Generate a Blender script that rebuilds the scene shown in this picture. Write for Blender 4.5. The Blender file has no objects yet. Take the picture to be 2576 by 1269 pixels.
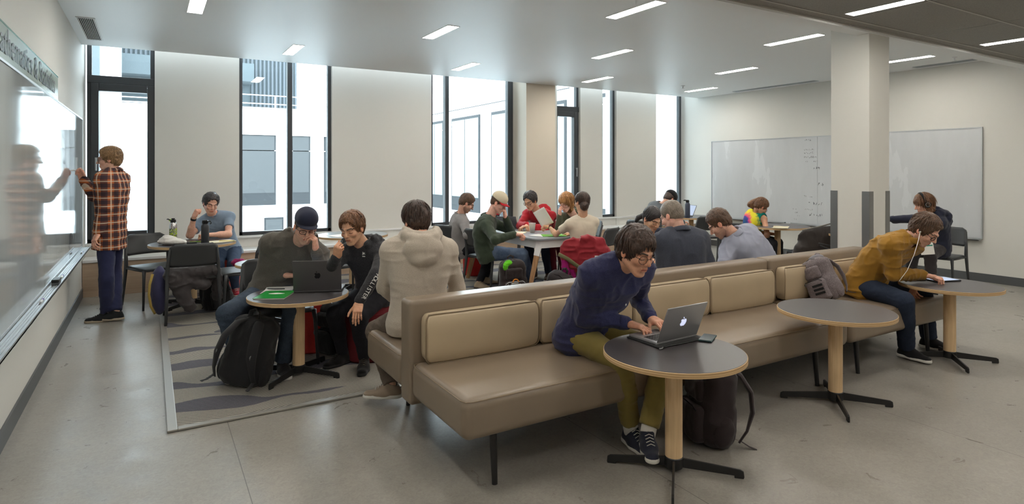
import bpy, bmesh, math, random
import numpy as np
from mathutils import Vector, Matrix, Quaternion
PI = math.pi
rnd = random.Random(7)
scene = bpy.context.scene
COL = scene.collection

# ------------------------------------------------------------------ camera
EYE = 1.57
FPX, CX, CY, YAW = 1537.5, 1313.65, 427.8, 0.5466
cd = bpy.data.cameras.new('camera'); cam = bpy.data.objects.new('camera', cd); COL.objects.link(cam)
cd.sensor_width = 36.0; cd.lens = 36.0*FPX/2576; cd.clip_start = 0.05; cd.clip_end = 200
cd.shift_x = (1288-CX)/2576; cd.shift_y = (CY-634.5)/2576
cam.location = (0, 0, EYE); cam.rotation_euler = (PI/2, 0, -YAW)
scene.camera = cam

# ------------------------------------------------------------------ light and exposure
scene.view_settings.view_transform = 'Standard'; scene.view_settings.look = 'None'
scene.view_settings.gamma = 1.0; scene.view_settings.use_curve_mapping = False
scene.view_settings.exposure = 0.48
W = bpy.data.worlds.new('overcast_sky'); scene.world = W; W.use_nodes = True
wb = W.node_tree.nodes['Background']
wb.inputs[0].default_value = (0.83, 0.925, 1.0, 1); wb.inputs[1].default_value = 8.5
LAMP_COL = (1.0, 0.94, 0.85); LAMP_PANEL = 42.0
scene.cycles.max_bounces = 8; scene.cycles.diffuse_bounces = 5; scene.cycles.glossy_bounces = 3
scene.cycles.transmission_bounces = 6; scene.cycles.transparent_max_bounces = 12
scene.cycles.caustics_reflective = False; scene.cycles.caustics_refractive = False
scene.cycles.sample_clamp_indirect = 6.0; scene.cycles.use_denoising = True

# ------------------------------------------------------------------ helpers
_s, _c = math.sin(YAW), math.cos(YAW)
def at(px, py, d):
    """a measured point of the place, d metres in front of the lens plane"""
    t = (px-CX)/FPX
    return Vector(((_s+t*_c)*d, (_c-t*_s)*d, EYE-(py-CY)*d/FPX))
def srgb(r, g, b):
    f = lambda v: (v/255/12.92) if v/255 <= .04045 else ((v/255+.055)/1.055)**2.4
    return (f(r), f(g), f(b), 1)

class NT:
    def __init__(s, name, rough=.5, metal=0, spec=.5, color=None):
        s.m = bpy.data.materials.new(name); s.m.use_nodes = True; s.t = s.m.node_tree
        s.b = s.t.nodes['Principled BSDF']; s.set('Roughness', rough); s.set('Metallic', metal); s.set('Specular IOR Level', spec)
        if color: s.set('Base Color', color)
    def set(s, k, v): s.b.inputs[k].default_value = v
    def n(s, t, **kw):
        nd = s.t.nodes.new(t)
        for k, v in kw.items():
            if hasattr(nd, k): setattr(nd, k, v)
            else: nd.inputs[k.replace('_', ' ')].default_value = v
        return nd
    def l(s, a, b): s.t.links.new(a, b)
    def coord(s, kind='Object', scale=(1, 1, 1), rot=(0, 0, 0), loc=(0, 0, 0)):
        tc = s.n('ShaderNodeTexCoord'); mp = s.n('ShaderNodeMapping')
        mp.inputs['Scale'].default_value = scale; mp.inputs['Rotation'].default_value = rot; mp.inputs['Location'].default_value = loc
        s.l(tc.outputs[kind], mp.inputs[0]); return mp.outputs[0]
    def noise(s, vec, scale, detail=3, rough=.5, dist=0):
        nd = s.n('ShaderNodeTexNoise'); nd.inputs['Scale'].default_value = scale; nd.inputs['Detail'].default_value = detail
        nd.inputs['Roughness'].default_value = rough; nd.inputs['Distortion'].default_value = dist
        s.l(vec, nd.inputs['Vector']); return nd.outputs[0]
    def ramp(s, fac, stops, interp='LINEAR'):
        r = s.n('ShaderNodeValToRGB'); r.color_ramp.interpolation = interp; e = r.color_ramp.elements
        while len(e) > 1: e.remove(e[-1])
        e[0].position = stops[0][0]; e[0].color = stops[0][1]
        for p, c in stops[1:]:
            x = e.new(p); x.color = c
        s.l(fac, r.inputs[0]); return r.outputs[0]
    def mix(s, fac, a, b, mode='MIX'):
        r = s.n('ShaderNodeMix', data_type='RGBA'); r.blend_type = mode
        for i, v in ((0, fac), (6, a), (7, b)):
            if isinstance(v, (int, float)): r.inputs[i].default_value = v
            elif isinstance(v, (tuple, list)): r.inputs[i].default_value = v
            else: s.l(v, r.inputs[i])
        return r.outputs[2]
    def math(s, op, a, b=None):
        r = s.n('ShaderNodeMath', operation=op)
        for i, v in ((0, a), (1, b)):
            if v is None: continue
            if isinstance(v, (int, float)): r.inputs[i].default_value = v
            else: s.l(v, r.inputs[i])
        return r.outputs[0]
    def bump(s, h, strength=.2, dist=.01):
        b = s.n('ShaderNodeBump'); b.inputs['Strength'].default_value = strength; b.inputs['Distance'].default_value = dist
        s.l(h, b.inputs['Height']); s.l(b.outputs[0], s.b.inputs['Normal'])
    def col(s, c): s.l(c, s.b.inputs['Base Color'])

def mix2(c, k): return (c[0]*k, c[1]*k, c[2]*k, 1)
def plain(name, c, rough=.5, metal=0, spec=.5, var=0, vs=20, bump=0, bs=80, bd=.002):
    t = NT(name, rough, metal, spec, c); v = t.coord()
    if var: t.col(t.ramp(t.noise(v, vs, 4), [(.3, mix2(c, 1-var)), (.7, mix2(c, 1+var))]))
    if bump: t.bump(t.noise(v, bs, 3), bump, bd)
    return t.m
def wood(name, light, dark, axis=2, scale=1, rough=.45, ring=9):
    t = NT(name, rough); sc = [14*scale]*3; sc[axis] = .9*scale
    v = t.coord(scale=tuple(sc)); n1 = t.noise(v, 1.3, 5, .6, 1.2); w = t.n('ShaderNodeTexNoise')
    sc2 = [90*scale]*3; sc2[axis] = 3*scale; v2 = t.coord(scale=tuple(sc2)); n2 = t.noise(v2, 1, 3)
    c = t.ramp(n1, [(.3, dark), (.47, light), (.55, mix2(light, 1.08)), (.68, dark)])
    t.col(t.mix(.35, c, t.ramp(n2, [(.35, dark), (.6, light)]))); t.bump(n2, .08, .002); return t.m

class MB:
    """collects simple solids; build() links them as ONE mesh object"""
    def __init__(s): s.v = []; s.f = []; s.mi = []; s.cur = 0
    def add(s, vs, fs):
        o = len(s.v); s.v += [tuple(x) for x in vs]; s.f += [tuple(o+i for i in f) for f in fs]; s.mi += [s.cur]*len(fs); return s
    def box(s, x0, x1, y0, y1, z0, z1):
        vs = [(x, y, z) for z in (z0, z1) for y in (y0, y1) for x in (x0, x1)]
        return s.add(vs, [(0, 2, 3, 1), (4, 5, 7, 6), (0, 1, 5, 4), (2, 6, 7, 3), (0, 4, 6, 2), (1, 3, 7, 5)])
    def obox(s, c, ax, ay, az, hx, hy, hz):
        c, ax, ay, az = Vector(c), Vector(ax), Vector(ay), Vector(az)
        vs = [c+ax*hx*i+ay*hy*j+az*hz*k for k in (-1, 1) for j in (-1, 1) for i in (-1, 1)]
        return s.add(vs, [(0, 2, 3, 1), (4, 5, 7, 6), (0, 1, 5, 4), (2, 6, 7, 3), (0, 4, 6, 2), (1, 3, 7, 5)])
    def tube(s, pts, r, n=10, flat=None, caps=True):
        """round (or flat=(w,h) elliptical) tube along points; r may be a list"""
        pts = [Vector(p) for p in pts]; m = len(pts); rs = r if isinstance(r, (list, tuple)) else [r]*m
        up = Vector((0, 0, 1)); vs = []; last = None
        for i, p in enumerate(pts):
            t = (pts[min(i+1, m-1)]-pts[max(i-1, 0)])
            t = t.normalized() if t.length > 1e-9 else Vector((0, 0, 1))
            if last is None:
                a = t.cross(up); a = a.normalized() if a.length > .05 else t.cross(Vector((0, 1, 0))).normalized()
            else:
                a = (last-t*last.dot(t)).normalized()
            last = a; b = a.cross(t).normalized()
            fw, fh = flat if flat else (1, 1)
            for k in range(n):
                q = 2*PI*k/n; vs.append(p+a*math.cos(q)*rs[i]*fw+b*math.sin(q)*rs[i]*fh)
        fs = []
        for i in range(m-1):
            for k in range(n):
                a0 = i*n+k; a1 = i*n+(k+1) % n; fs.append((a0, a1, a1+n, a0+n))
        if caps: fs.append(tuple(range(n-1, -1, -1))); fs.append(tuple((m-1)*n+k for k in range(n)))
        return s.add(vs, fs)
    def lathe(s, prof, c=(0, 0, 0), n=48):
        vs = []; fs = []; m = len(prof)
        for r, z in prof:
            for k in range(n):
                q = 2*PI*k/n; vs.append((c[0]+r*math.cos(q), c[1]+r*math.sin(q), c[2]+z))
        for i in range(m-1):
            for k in range(n):
                a = i*n+k; b = i*n+(k+1) % n; fs.append((a, b, b+n, a+n))
        fs.append(tuple(range(n-1, -1, -1))); fs.append(tuple((m-1)*n+k for k in range(n)))
        return s.add(vs, fs)
    def prism(s, poly, d, frame=None):
        """poly: list of (u,v); extruded d along frame's third axis; frame = (origin, U, V, Wn)"""
        o, U, V, N = [Vector(x) for x in (frame or ((0, 0, 0), (1, 0, 0), (0, 1, 0), (0, 0, 1)))]
        n = len(poly); vs = [o+U*u+V*v for u, v in poly]+[o+U*u+V*v+N*d for u, v in poly]
        fs = [tuple(range(n-1, -1, -1)), tuple(range(n, 2*n))]+[(i, (i+1) % n, n+(i+1) % n, n+i) for i in range(n)]
        return s.add(vs, fs)
    def grid(s, P, closed=False):
        """P: rows of points -> surface"""
        m, n = len(P), len(P[0]); vs = [p for row in P for p in row]
        fs = [(i*n+j, i*n+(j+1) % n, (i+1)*n+(j+1) % n, (i+1)*n+j) for i in range(m-1) for j in range(n if closed else n-1)]
        return s.add(vs, fs)
    def build(s, name, mat, parent=None, smooth=None, bevel=0, seg=2, loc=None, solid=0, sub=0):
        me = bpy.data.meshes.new(name); me.from_pydata(s.v, [], s.f)
        for m in (mat if isinstance(mat, (list, tuple)) else [mat]): me.materials.append(m)
        if any(s.mi): me.polygons.foreach_set('material_index', s.mi)
        bm = bmesh.new(); bm.from_mesh(me); bmesh.ops.recalc_face_normals(bm, faces=bm.faces)
        bm.to_mesh(me); bm.free()
        o = bpy.data.objects.new(name, me); COL.objects.link(o)
        if parent: o.parent = parent
        if loc: o.location = loc
        if solid: md = o.modifiers.new('s', 'SOLIDIFY'); md.thickness = solid; md.offset = 0
        if sub: md = o.modifiers.new('u', 'SUBSURF'); md.levels = md.render_levels = sub
        if bevel: md = o.modifiers.new('b', 'BEVEL'); md.width = bevel; md.segments = seg; md.limit_method = 'ANGLE'; md.angle_limit = .6
        if smooth is None: smooth = 35
        if smooth:
            me.polygons.foreach_set('use_smooth', [True]*len(me.polygons))
            if smooth < 180: me.set_sharp_from_angle(angle=math.radians(smooth))
        return o

def tag(o, label=None, cat=None, group=None, kind=None):
    if label: o['label'] = label
    if cat: o['category'] = cat
    if group: o['group'] = group
    if kind: o['kind'] = kind
    return o
def thing(name, label, cat, loc=(0, 0, 0), rz=0, group=None):
    o = bpy.data.objects.new(name, None); COL.objects.link(o); o.empty_display_size = .1
    o.location = loc; o.rotation_euler = (0, 0, rz); return tag(o, label, cat, group)
def struct(name, mb, mat, **kw): return tag(mb.build(name, mat, **kw), kind='structure')
def dup(root, loc, rz, label, group=None):
    r = root.copy(); COL.objects.link(r); r.location = loc; r.rotation_euler = (0, 0, rz); r['label'] = label
    if group: r['group'] = group
    for ch in list(root.children):
        c = ch.copy(); COL.objects.link(c); c.parent = r
        for g in list(ch.children):
            d = g.copy(); COL.objects.link(d); d.parent = c
    return r
def text(name, body, mat, size, mtx, parent=None, sx=1, ext=.001, align='LEFT'):
    cu = bpy.data.curves.new(name, 'FONT'); cu.body = body; cu.size = size; cu.extrude = ext; cu.align_x = align
    tmp = bpy.data.objects.new(name, cu); me = bpy.data.meshes.new_from_object(tmp); bpy.data.objects.remove(tmp); me.materials.clear(); me.materials.append(mat)
    o = bpy.data.objects.new(name, me); COL.objects.link(o)
    if parent: o.parent = parent
    o.matrix_local = mtx @ Matrix.Diagonal((sx, 1, 1, 1)); return o
def frame_mtx(o, U, V):
    U = Vector(U).normalized(); V = Vector(V); V = (V-U*V.dot(U)).normalized(); N = U.cross(V)
    m = Matrix((U, V, N)).transposed().to_4x4(); m.translation = Vector(o); return m

# ------------------------------------------------------------------ materials
m_wall = plain('painted_wall', srgb(216, 215, 209), .6, bump=.03, bs=300)
m_ceil = plain('ceiling_paint', srgb(238, 240, 240), .45)
m_frame = plain('dark_window_frame', srgb(58, 62, 66), .4)
m_black = plain('black_metal', srgb(30, 30, 31), .38)
m_void = plain('dark_void', srgb(14, 14, 14), 1, spec=0)
m_gray = plain('gray_rubber', srgb(84, 86, 88), .5)
m_alu = plain('brushed_aluminium', srgb(190, 195, 198), .35, .6)
m_steel = plain('brushed_steel', srgb(140, 140, 140), .35, .9)
m_chrome = plain('chrome', srgb(220, 220, 220), .12, 1)
m_ash = wood('ash_wood', srgb(222, 192, 150), srgb(196, 160, 116), 2)
m_oak = wood('oak_wood', srgb(180, 140, 98), srgb(150, 108, 70), 2)
m_bench = wood('bench_laminate', srgb(188, 166, 143), srgb(170, 146, 122), 0, .5)
m_ply = NT('plywood_edge', .5); _v = m_ply.coord(scale=(1, 1, 420)); m_ply.col(m_ply.ramp(m_ply.noise(_v, 1, 1), [(.4, srgb(176, 142, 98)), (.6, srgb(222, 192, 148))])); m_ply = m_ply.m
m_top = plain('dark_laminate', srgb(80, 76, 78), .33, var=.05, vs=200)
m_topl = plain('pale_grey_laminate', srgb(150, 158, 164), .3)
m_white = plain('white_laminate', srgb(225, 226, 226), .35)
m_plastic = plain('charcoal_plastic', srgb(58, 60, 62), .42, bump=.05, bs=500)
m_lamp = NT('lamp_diffuser', .5, color=(1, 1, 1, 1)); m_lamp.set('Emission Color', (*LAMP_COL, 1)); m_lamp.set('Emission Strength', LAMP_PANEL); m_lamp = m_lamp.m

def leather(name, c):
    t = NT(name, .36, spec=.5); v = t.coord()
    t.col(t.ramp(t.noise(v, 3, 3), [(.3, mix2(c, .93)), (.7, mix2(c, 1.06))])); t.bump(t.noise(v, 420, 2), .12, .001); return t.m
m_sofa = leather('taupe_vinyl', srgb(134, 119, 102)); m_cush = leather('tan_vinyl', srgb(186, 168, 140)); m_pipe = leather('piping_vinyl', srgb(140, 122, 98))

t = NT('linoleum_floor', .42, spec=.4); v = t.coord('Generated' if 0 else 'Object')
n1 = t.noise(v, 1.1, 5, .6); n2 = t.noise(v, 38, 6, .7, 1.5); n3 = t.noise(v, 6, 5, .65, .8)
c = t.ramp(n3, [(.3, srgb(138, 134, 127)), (.7, srgb(158, 154, 146))])
c = t.mix(.4, c, t.ramp(n2, [(.35, srgb(122, 118, 111)), (.62, srgb(170, 166, 157))]))
c = t.mix(.25, c, t.ramp(n1, [(.35, srgb(126, 123, 117)), (.65, srgb(160, 156, 148))]))
sx = t.n('ShaderNodeSeparateXYZ'); t.l(v, sx.inputs[0])
seam = t.math('LESS_THAN', t.math('ABSOLUTE', t.math('SUBTRACT', t.math('MODULO', t.math('ADD', sx.outputs[0], 20.62), 1.83), .9)), .0022)
c = t.mix(seam, c, srgb(104, 102, 98)); t.col(c)
t.l(t.ramp(n3, [(.3, (.26,)*3+(1,)), (.7, (.42,)*3+(1,))]), t.b.inputs['Roughness']); t.bump(n2, .04, .002); m_floor = t.m

t = NT('striped_carpet', .95, spec=.1); v = t.coord()
nw = t.noise(t.coord(scale=(.55, .12, 1)), 1.0, 2)
sx = t.n('ShaderNodeSeparateXYZ'); t.l(v, sx.inputs[0])
yy = t.math('ADD', sx.outputs[1], t.math('MULTIPLY', nw, 1.5))
saw = t.math('MODULO', t.math('ADD', yy, t.math('MULTIPLY', sx.outputs[0], .09)), .52)
band = t.math('LESS_THAN', saw, t.math('SUBTRACT', t.math('MULTIPLY', t.noise(t.coord(scale=(1.0, 1.5, 1)), 1.15, 1), .95), .33))
fine = t.math('SINE', t.math('MULTIPLY', t.math('ADD', yy, t.math('MULTIPLY', t.noise(t.coord(scale=(.3, .3, 1)), 1.2, 1), 1.6)), 250))
yarn = t.noise(t.coord(scale=(1, 3, 1)), 150, 3, .8)
lt = t.mix(t.ramp(fine, [(.35, (0, 0, 0, 1)), (.6, (1, 1, 1, 1))]), srgb(132, 129, 124), srgb(196, 190, 176))
dk = t.mix(t.ramp(fine, [(.35, (0, 0, 0, 1)), (.6, (1, 1, 1, 1))]), srgb(84, 84, 92), srgb(134, 133, 140))
c = t.mix(band, lt, dk); c = t.mix(.45, c, t.ramp(yarn, [(.38, (.25, .25, .25, 1)), (.62, (1, 1, 1, 1))]), 'MULTIPLY'); t.col(c); t.bump(yarn, .5, .004); m_carpet = t.m

t = NT('acoustic_tile', .9, color=srgb(150, 148, 143)); t.bump(t.noise(t.coord(), 300, 2), .2, .002)
n = t.noise(t.coord(), 180, 3, .8); t.col(t.ramp(n, [(.35, srgb(132, 130, 126)), (.6, srgb(158, 156, 151))])); m_tile = t.m
def board_mat(name, c, rough):
    t = NT(name, rough, spec=.6, color=c); v = t.coord(scale=(1, 1, .25))
    n = t.noise(v, 3.0, 4, .6); t.col(t.ramp(n, [(.3, mix2(c, .93)), (.7, mix2(c, 1.02))]))
    t.l(t.ramp(n, [(.3, (rough*.7,)*3+(1,)), (.7, (rough*1.4,)*3+(1,))]), t.b.inputs['Roughness']); return t.m
m_board = board_mat('whiteboard_enamel', srgb(206, 209, 212), .22); m_gboard = board_mat('glossy_whiteboard', srgb(190, 196, 198), .055)
t = NT('window_glass', .0, color=(1, 1, 1, 1)); nt = t.t
tr = t.n('ShaderNodeBsdfTransparent'); tr.inputs[0].default_value = (.93, .97, .97, 1); gl = t.n('ShaderNodeBsdfGlossy'); gl.inputs['Roughness'].default_value = .02
lw = t.n('ShaderNodeFresnel'); lw.inputs[0].default_value = 1.35; mx = t.n('ShaderNodeMixShader'); t.l(lw.outputs[0], mx.inputs[0]); t.l(tr.outputs[0], mx.inputs[1]); t.l(gl.outputs[0], mx.inputs[2])
t.l(mx.outputs[0], nt.nodes['Material Output'].inputs[0]); m_glass = t.m
m_ext = plain('white_facade', srgb(238, 240, 240), .8); m_extg = plain('grey_stucco', srgb(74, 82, 86), .9, bump=.5, bs=60, bd=.01)
m_extd = plain('dark_spandrel', srgb(36, 39, 42), .7); m_extw = plain('facade_pane', srgb(34, 38, 41), .5, spec=.8); m_extw2 = plain('frosted_pane', srgb(128, 144, 147), .4)

# ------------------------------------------------------------------ room shell
XL, XR, YW, CZ, LZ = -.718, 9.986, 9.19, 3.106, 2.93
YR, YB = 9.60, -4.0
struct('floor', MB().box(XL-.1, XR+.1, YB, 10.0, -.12, 0), m_floor, smooth=0)
mb = MB().box(XL-.1, XR+.1, 3.45, YW, CZ, CZ+.3)
struct('ceiling', mb, m_ceil, smooth=0)
struct('ceiling_lower', MB().box(XL-.1, XR+.1, YB, 3.30, LZ, LZ+.3), m_tile, smooth=0)
struct('beam', MB().box(XL-.1, XR+.1, 3.30, 3.45, 2.90, CZ+.3), m_ceil, smooth=0)
mb = MB().box(XL-.2, XL, YB, 9.9, 0, 3.6); struct('wall_left', mb, m_wall, smooth=0)
struct('wall_right', MB().box(XR, XR+.2, YB, 9.9, 0, 3.6), m_wall, smooth=0)
struct('wall_back', MB().box(XL, XR, YB-.2, YB, 0, 3.6), m_wall, smooth=0)
mb = MB()
ZS, ZT, YF = .62, 3.5, 9.66
piers = [(.05, 1.09), (2.40, 4.05), (7.17, 7.72), (8.08, 9.17)]
for a, b in piers: mb.box(a, b, YR, 9.95, 0, 3.6)
mb.box(XL, XR, YR+.01, 9.94, 0, ZS)                       # wall under the windows
mb.box(XL, XR, YR+.01, 9.94, ZT, 3.6)
struct('wall_window', mb, m_wall, smooth=0)
struct('trim_pocket', MB().box(XL, XR, YW, YR+.02, 3.5, 3.6), m_wall, smooth=0)
struct('wall_pier', MB().box(5.68, 6.30, YW+.005, 9.95, 0, 3.5), plain('pier_paint', srgb(218, 208, 192), .6), smooth=0)
struct('wall_infill', MB().box(6.30, 6.62, YR+.005, 9.95, 0, 3.5), m_wall, smooth=0)
# windows: frame + panes
def window(n, x0, x1, mull=(), door=None, left=True, right=True):
    fw = .05; mb = MB()
    mb.box(x0, x1, YF, YF+.09, ZS, ZS+.05)
    if left: mb.box(x0, x0+fw, YF, YF+.09, ZS, ZT)
    if right: mb.box(x1-fw, x1, YF, YF+.09, ZS, ZT)
    for m in mull: mb.box(m-.035, m+.035, YF-.015, YF+.09, ZS, ZT)
    g = MB().box(x0+.01, x1-.01, YF+.045, YF+.053, ZS, ZT)
    w = struct('window_%d' % n, mb, m_frame, bevel=.004, smooth=0)
    if door:
        a, b = door; d = MB(); t = .085
        d.box(x0, x1, YF-.02, YF+.09, 2.70, 2.80)
        for q in ((a, a+t, ZS+.02, 2.70), (b-t, b, ZS+.02, 2.70), (a+t+.001, b-t-.001, ZS+.02, ZS+.14), (a+t+.001, b-t-.001, 2.60, 2.70)): d.box(q[0], q[1], YF-.03, YF+.07, q[2], q[3])
        d.build('window_sash', m_frame, w, bevel=.006, smooth=0)
    g.build('window_pane', m_glass, w, smooth=0)
    return w
w1 = window(1, XL+.02, .05, door=(XL+.06, .05)); w2 = window(2, 1.09, 2.40, mull=(1.79,)); w3 = window(3, 4.05, 5.68, mull=(4.36, 5.60), left=True)
w4 = window(4, 6.55, 7.17, door=(6.57, 7.13)); w5 = window(5, 7.72, 8.08, mull=()); w6 = window(6, 9.17, XR-.02, left=False)
h = MB().tube([(-.60, YF-.055, 1.72), (-.60, YF-.055, 1.56)], .012, 8); h.box(-.612, -.588, YF-.06, YF-.02, 1.70, 1.73); h.build('window_handle', m_alu, w1)
h = MB().tube([(7.09, YF-.055, 1.60), (7.09, YF-.055, 1.44)], .012, 8); h.box(7.075, 7.105, YF-.06, YF-.02, 1.58, 1.61); h.build('window_handle', m_alu, w4)
struct('trim_1', MB().box(XL, XR, YR-.03, YR+.02, ZS-.025, ZS), m_white, smooth=0)
# bench along the window wall
b = thing('window_bench', 'long low window bench with white top and pale wood front', 'bench', (4.6, 9.4, 0))
MB().box(XL+.005-4.6, 5.67-4.6, -.19, .19, 0, .42).box(6.31-4.6, XR-4.6-.01, -.19, .19, 0, .42).build('bench_front', m_bench, b, smooth=0)
MB().box(XL+.005-4.6, 5.67-4.6, -.205, .19, .422, .455).box(6.31-4.6, XR-4.6-.01, -.205, .19, .422, .455).build('bench_top', m_white, b, smooth=0, bevel=.003)
# baseboards
struct('baseboard_left', MB().box(XL, XL+.012, YB, 9.2, 0, .115), m_gray, smooth=0)
struct('baseboard_right', MB().box(XR-.012, XR, YB, 9.2, 0, .115), m_gray, smooth=0)
# square column with steel corner guards
struct('column_1', MB().box(5.965, 6.325, 3.32, 3.71, 0, CZ), m_wall, smooth=0, bevel=.003)
for k, (x, y, lbl) in enumerate(((5.965, 3.32, 'steel corner guard on the near corner of the square column'), (6.325, 3.32, 'steel corner guard on the right-hand corner of the square column'), (5.965, 3.71, 'steel corner guard on the far window-side corner of the square column'))):
    sx = 1 if x < 6 else -1; sy = 1 if y < 3.5 else -1; g = MB()
    xa, xb = sorted((x-.003*sx, x+.07*sx)); ya, yb = sorted((y-.004*sy, y-.001*sy)); g.box(xa, xb, ya, yb, .12, 1.36)
    xa, xb = sorted((x-.004*sx, x-.001*sx)); ya, yb = sorted((y-.004*sy, y+.07*sy)); g.box(xa, xb, ya, yb, .12, 1.36)
    tag(g.build('corner_guard', m_steel, smooth=0), lbl, 'corner guard', 'steel corner guards')
# carpet
struct('floor_carpet', MB().box(.13, 7.2, 4.24, 9.19, .001, .012), m_carpet, smooth=0)
struct('trim_2', MB().box(.085, .14, 4.20, 9.19, .001, .016).box(.14, 7.2, 4.20, 4.25, .001, .016), plain('carpet_edge_strip', srgb(150, 148, 142), .4, .3), smooth=0, bevel=.004)

# low ceiling grid bars and diffuser slots
g = MB()
for y in (3.17, 2.49, 1.81, 1.1): g.box(XL, XR, y-.008, y+.008, LZ-.006, LZ+.001)
for k in range(-1, 8): g.box(k*1.33+.05-.002, k*1.33+.05+.002, YB, 3.28, LZ-.003, LZ+.001)
g.box(XL, XR, 3.285, 3.31, LZ-.012, LZ+.002)
struct('trim_3', g, plain('grid_bar', srgb(178, 176, 170), .5), smooth=0)

# ceiling lights
def lamp(x, y, z, lbl):
    l = thing('ceiling_light', lbl, 'ceiling light', (x, y, z), 0, 'recessed ceiling light strips')
    MB().box(-.064, .064, -.355, .355, -.004, .02).build('diffuser', m_lamp, l, smooth=0)
    f = MB()
    for q in ((-.072, -.064, -.363, .363), (.064, .072, -.363, .363), (-.064, .064, -.363, -.355), (-.064, .064, .355, .363)): f.box(q[0], q[1], q[2], q[3], -.005, .02)
    f.build('light_trim', m_white, l, smooth=0)
LP = [(.37, 6.4, 'short-looking light strip on the ceiling nearest the air grille and left wall'), (1.56, 8.2, 'light strip in front of the tall two-pane window by the wide pier'),
 (2.76, 6.3, 'light strip second from the left wall in the middle row of the ceiling'), (4.0, 8.2, 'light strip in the window row above the wide three-pane window'),
 (3.97, 4.45, 'long light strip at the near edge of the white ceiling, above the navy sweater'), (5.22, 6.3, 'light strip in the middle row, above the long table of students'),
 (6.48, 8.2, 'light strip in the window row, before the narrow windows'), (6.48, 4.5, 'long bright light strip just in front of the square column'),
 (7.73, 6.35, 'light strip in the middle row towards the far whiteboard'), (8.98, 8.2, 'small light strip in the far window corner next to the sprinkler'),
 (8.97, 4.5, 'light strip partly hidden behind the square column'), (1.56, 4.5, 'light strip over the open floor by the carpet corner, near row')]
for x, y, l in LP: lamp(x, y, CZ, l)
for x, l in ((5.22, 'light strip set in the grey tile ceiling'), (2.7, 'light strip in the tile ceiling over the near sofa end'), (7.73, 'light strip in the tile ceiling over the far tables'), (.2, 'light strip in the tile ceiling by the left wall')): lamp(x, 2.72, LZ, l)
for y, rw in ((.5, 'nearest row behind the viewpoint'), (-1.2, 'middle row behind the viewpoint')):  # unseen strips added behind the lens to brighten the sofa fronts
    for x, n_ in ((1.0, 'first'), (3.5, 'second'), (6.0, 'third'), (8.5, 'fourth')): lamp(x, y, LZ, 'light strip in the %s, %s from the left wall' % (rw, n_))
# air grilles
def grille(name, x0, x1, y0, y1, z, n, lbl, mat2):
    g = thing('air_grille', lbl, 'air grille', ((x0+x1)/2, (y0+y1)/2, z)); w, d = (x1-x0)/2, (y1-y0)/2
    MB().box(-w, w, -d, d, -.001, .01).build('backing', m_void, g, smooth=0)
    f = MB().box(-w-.012, -w, -d-.012, d+.012, -.008, .01).box(w, w+.012, -d-.012, d+.012, -.008, .01).box(-w, w, -d-.012, -d, -.008, .01).box(-w, w, d, d+.012, -.008, .01); f.build('frame', mat2, g, smooth=0)
    s = MB()
    for k in range(n): x = -w+(k+.5)*2*w/n; s.box(x-w/n*.28, x+w/n*.28, -d, d, -.008, 0)
    s.build('slats', mat2, g, smooth=0)
grille('a', -.63, -.49, 7.55, 8.75, CZ, 9, 'slotted air grille in the ceiling corner by the left wall', m_ceil)
grille('b', 9.72, 9.82, 6.35, 8.05, CZ, 3, 'long thin air slot in the ceiling over the far whiteboard', m_alu)
grille('c', 9.72, 9.82, 3.75, 4.75, CZ, 3, 'thin air slot in the ceiling beyond the square column', m_alu)
for (x, y, l) in ((8.3, 8.0, 'small sprinkler head hanging from the ceiling near the far window'), (9.35, 4.05, 'round sprinkler cover on the ceiling right of the column')):
    MBs = MB().lathe([(.035, 0), (.035, -.008), (.012, -.012), (.010, -.045), (.024, -.048), (.024, -.052)], n=16)
    tag(MBs.build('sprinkler', m_white, loc=(x, y, CZ)), l, 'sprinkler')

# whiteboards
def whiteboard(name, lbl, x, sx, panels, z0, z1, m, tray=True):
    y0, y1 = panels[0], panels[-1]
    w = thing('whiteboard', lbl, 'whiteboard', (x, (y0+y1)/2, z0)); c = (y0+y1)/2
    for a, b in zip(panels[:-1], panels[1:]):
        xa, xb = sorted((0, .018*sx)); MB().box(xa, xb, a-c+.002, b-c-.002, 0, z1-z0).build('board_panel', m, w, smooth=0)
    f = MB(); xa, xb = sorted((0, .024*sx))
    f.box(xa, xb, y0-c-.012, y1-c+.012, z1-z0, z1-z0+.014).box(xa, xb, y0-c-.012, y1-c+.012, -.014, 0).box(xa, xb, y0-c-.014, y0-c, 0, z1-z0).box(xa, xb, y1-c, y1-c+.014, 0, z1-z0)
    f.build('frame', m_alu, w, smooth=0)
    if tray:
        xa, xb = sorted((.02*sx, .10*sx)); t = MB().box(xa, xb, y0-c, y1-c, -.03, -.02); xa, xb = sorted((.094*sx, .10*sx)); t.box(xa, xb, y0-c, y1-c, -.03, -.008)
        for q in (.045, .06, .075): xa, xb = sorted(((q-.002)*sx, (q+.002)*sx)); t.box(xa, xb, y0-c, y1-c, -.02, -.015)
        t.build('pen_tray', m_alu, w, smooth=0)
    return w
wl = whiteboard('whiteboard', 'large glossy whiteboard on the left wall under the department lettering', XL, 1, (2.9, 5.9, 9.0), .66, 2.17, m_gboard)
wf = whiteboard('whiteboard', 'wide whiteboard on the far right wall behind the tie-dye top', XR, -1, (5.55, 6.45, 8.80), .61, 2.15, m_board)
wr = whiteboard('whiteboard', 'whiteboard on the right wall behind the person with headphones', XR, -1, (3.98, 5.45), .61, 2.16, m_board)
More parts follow.
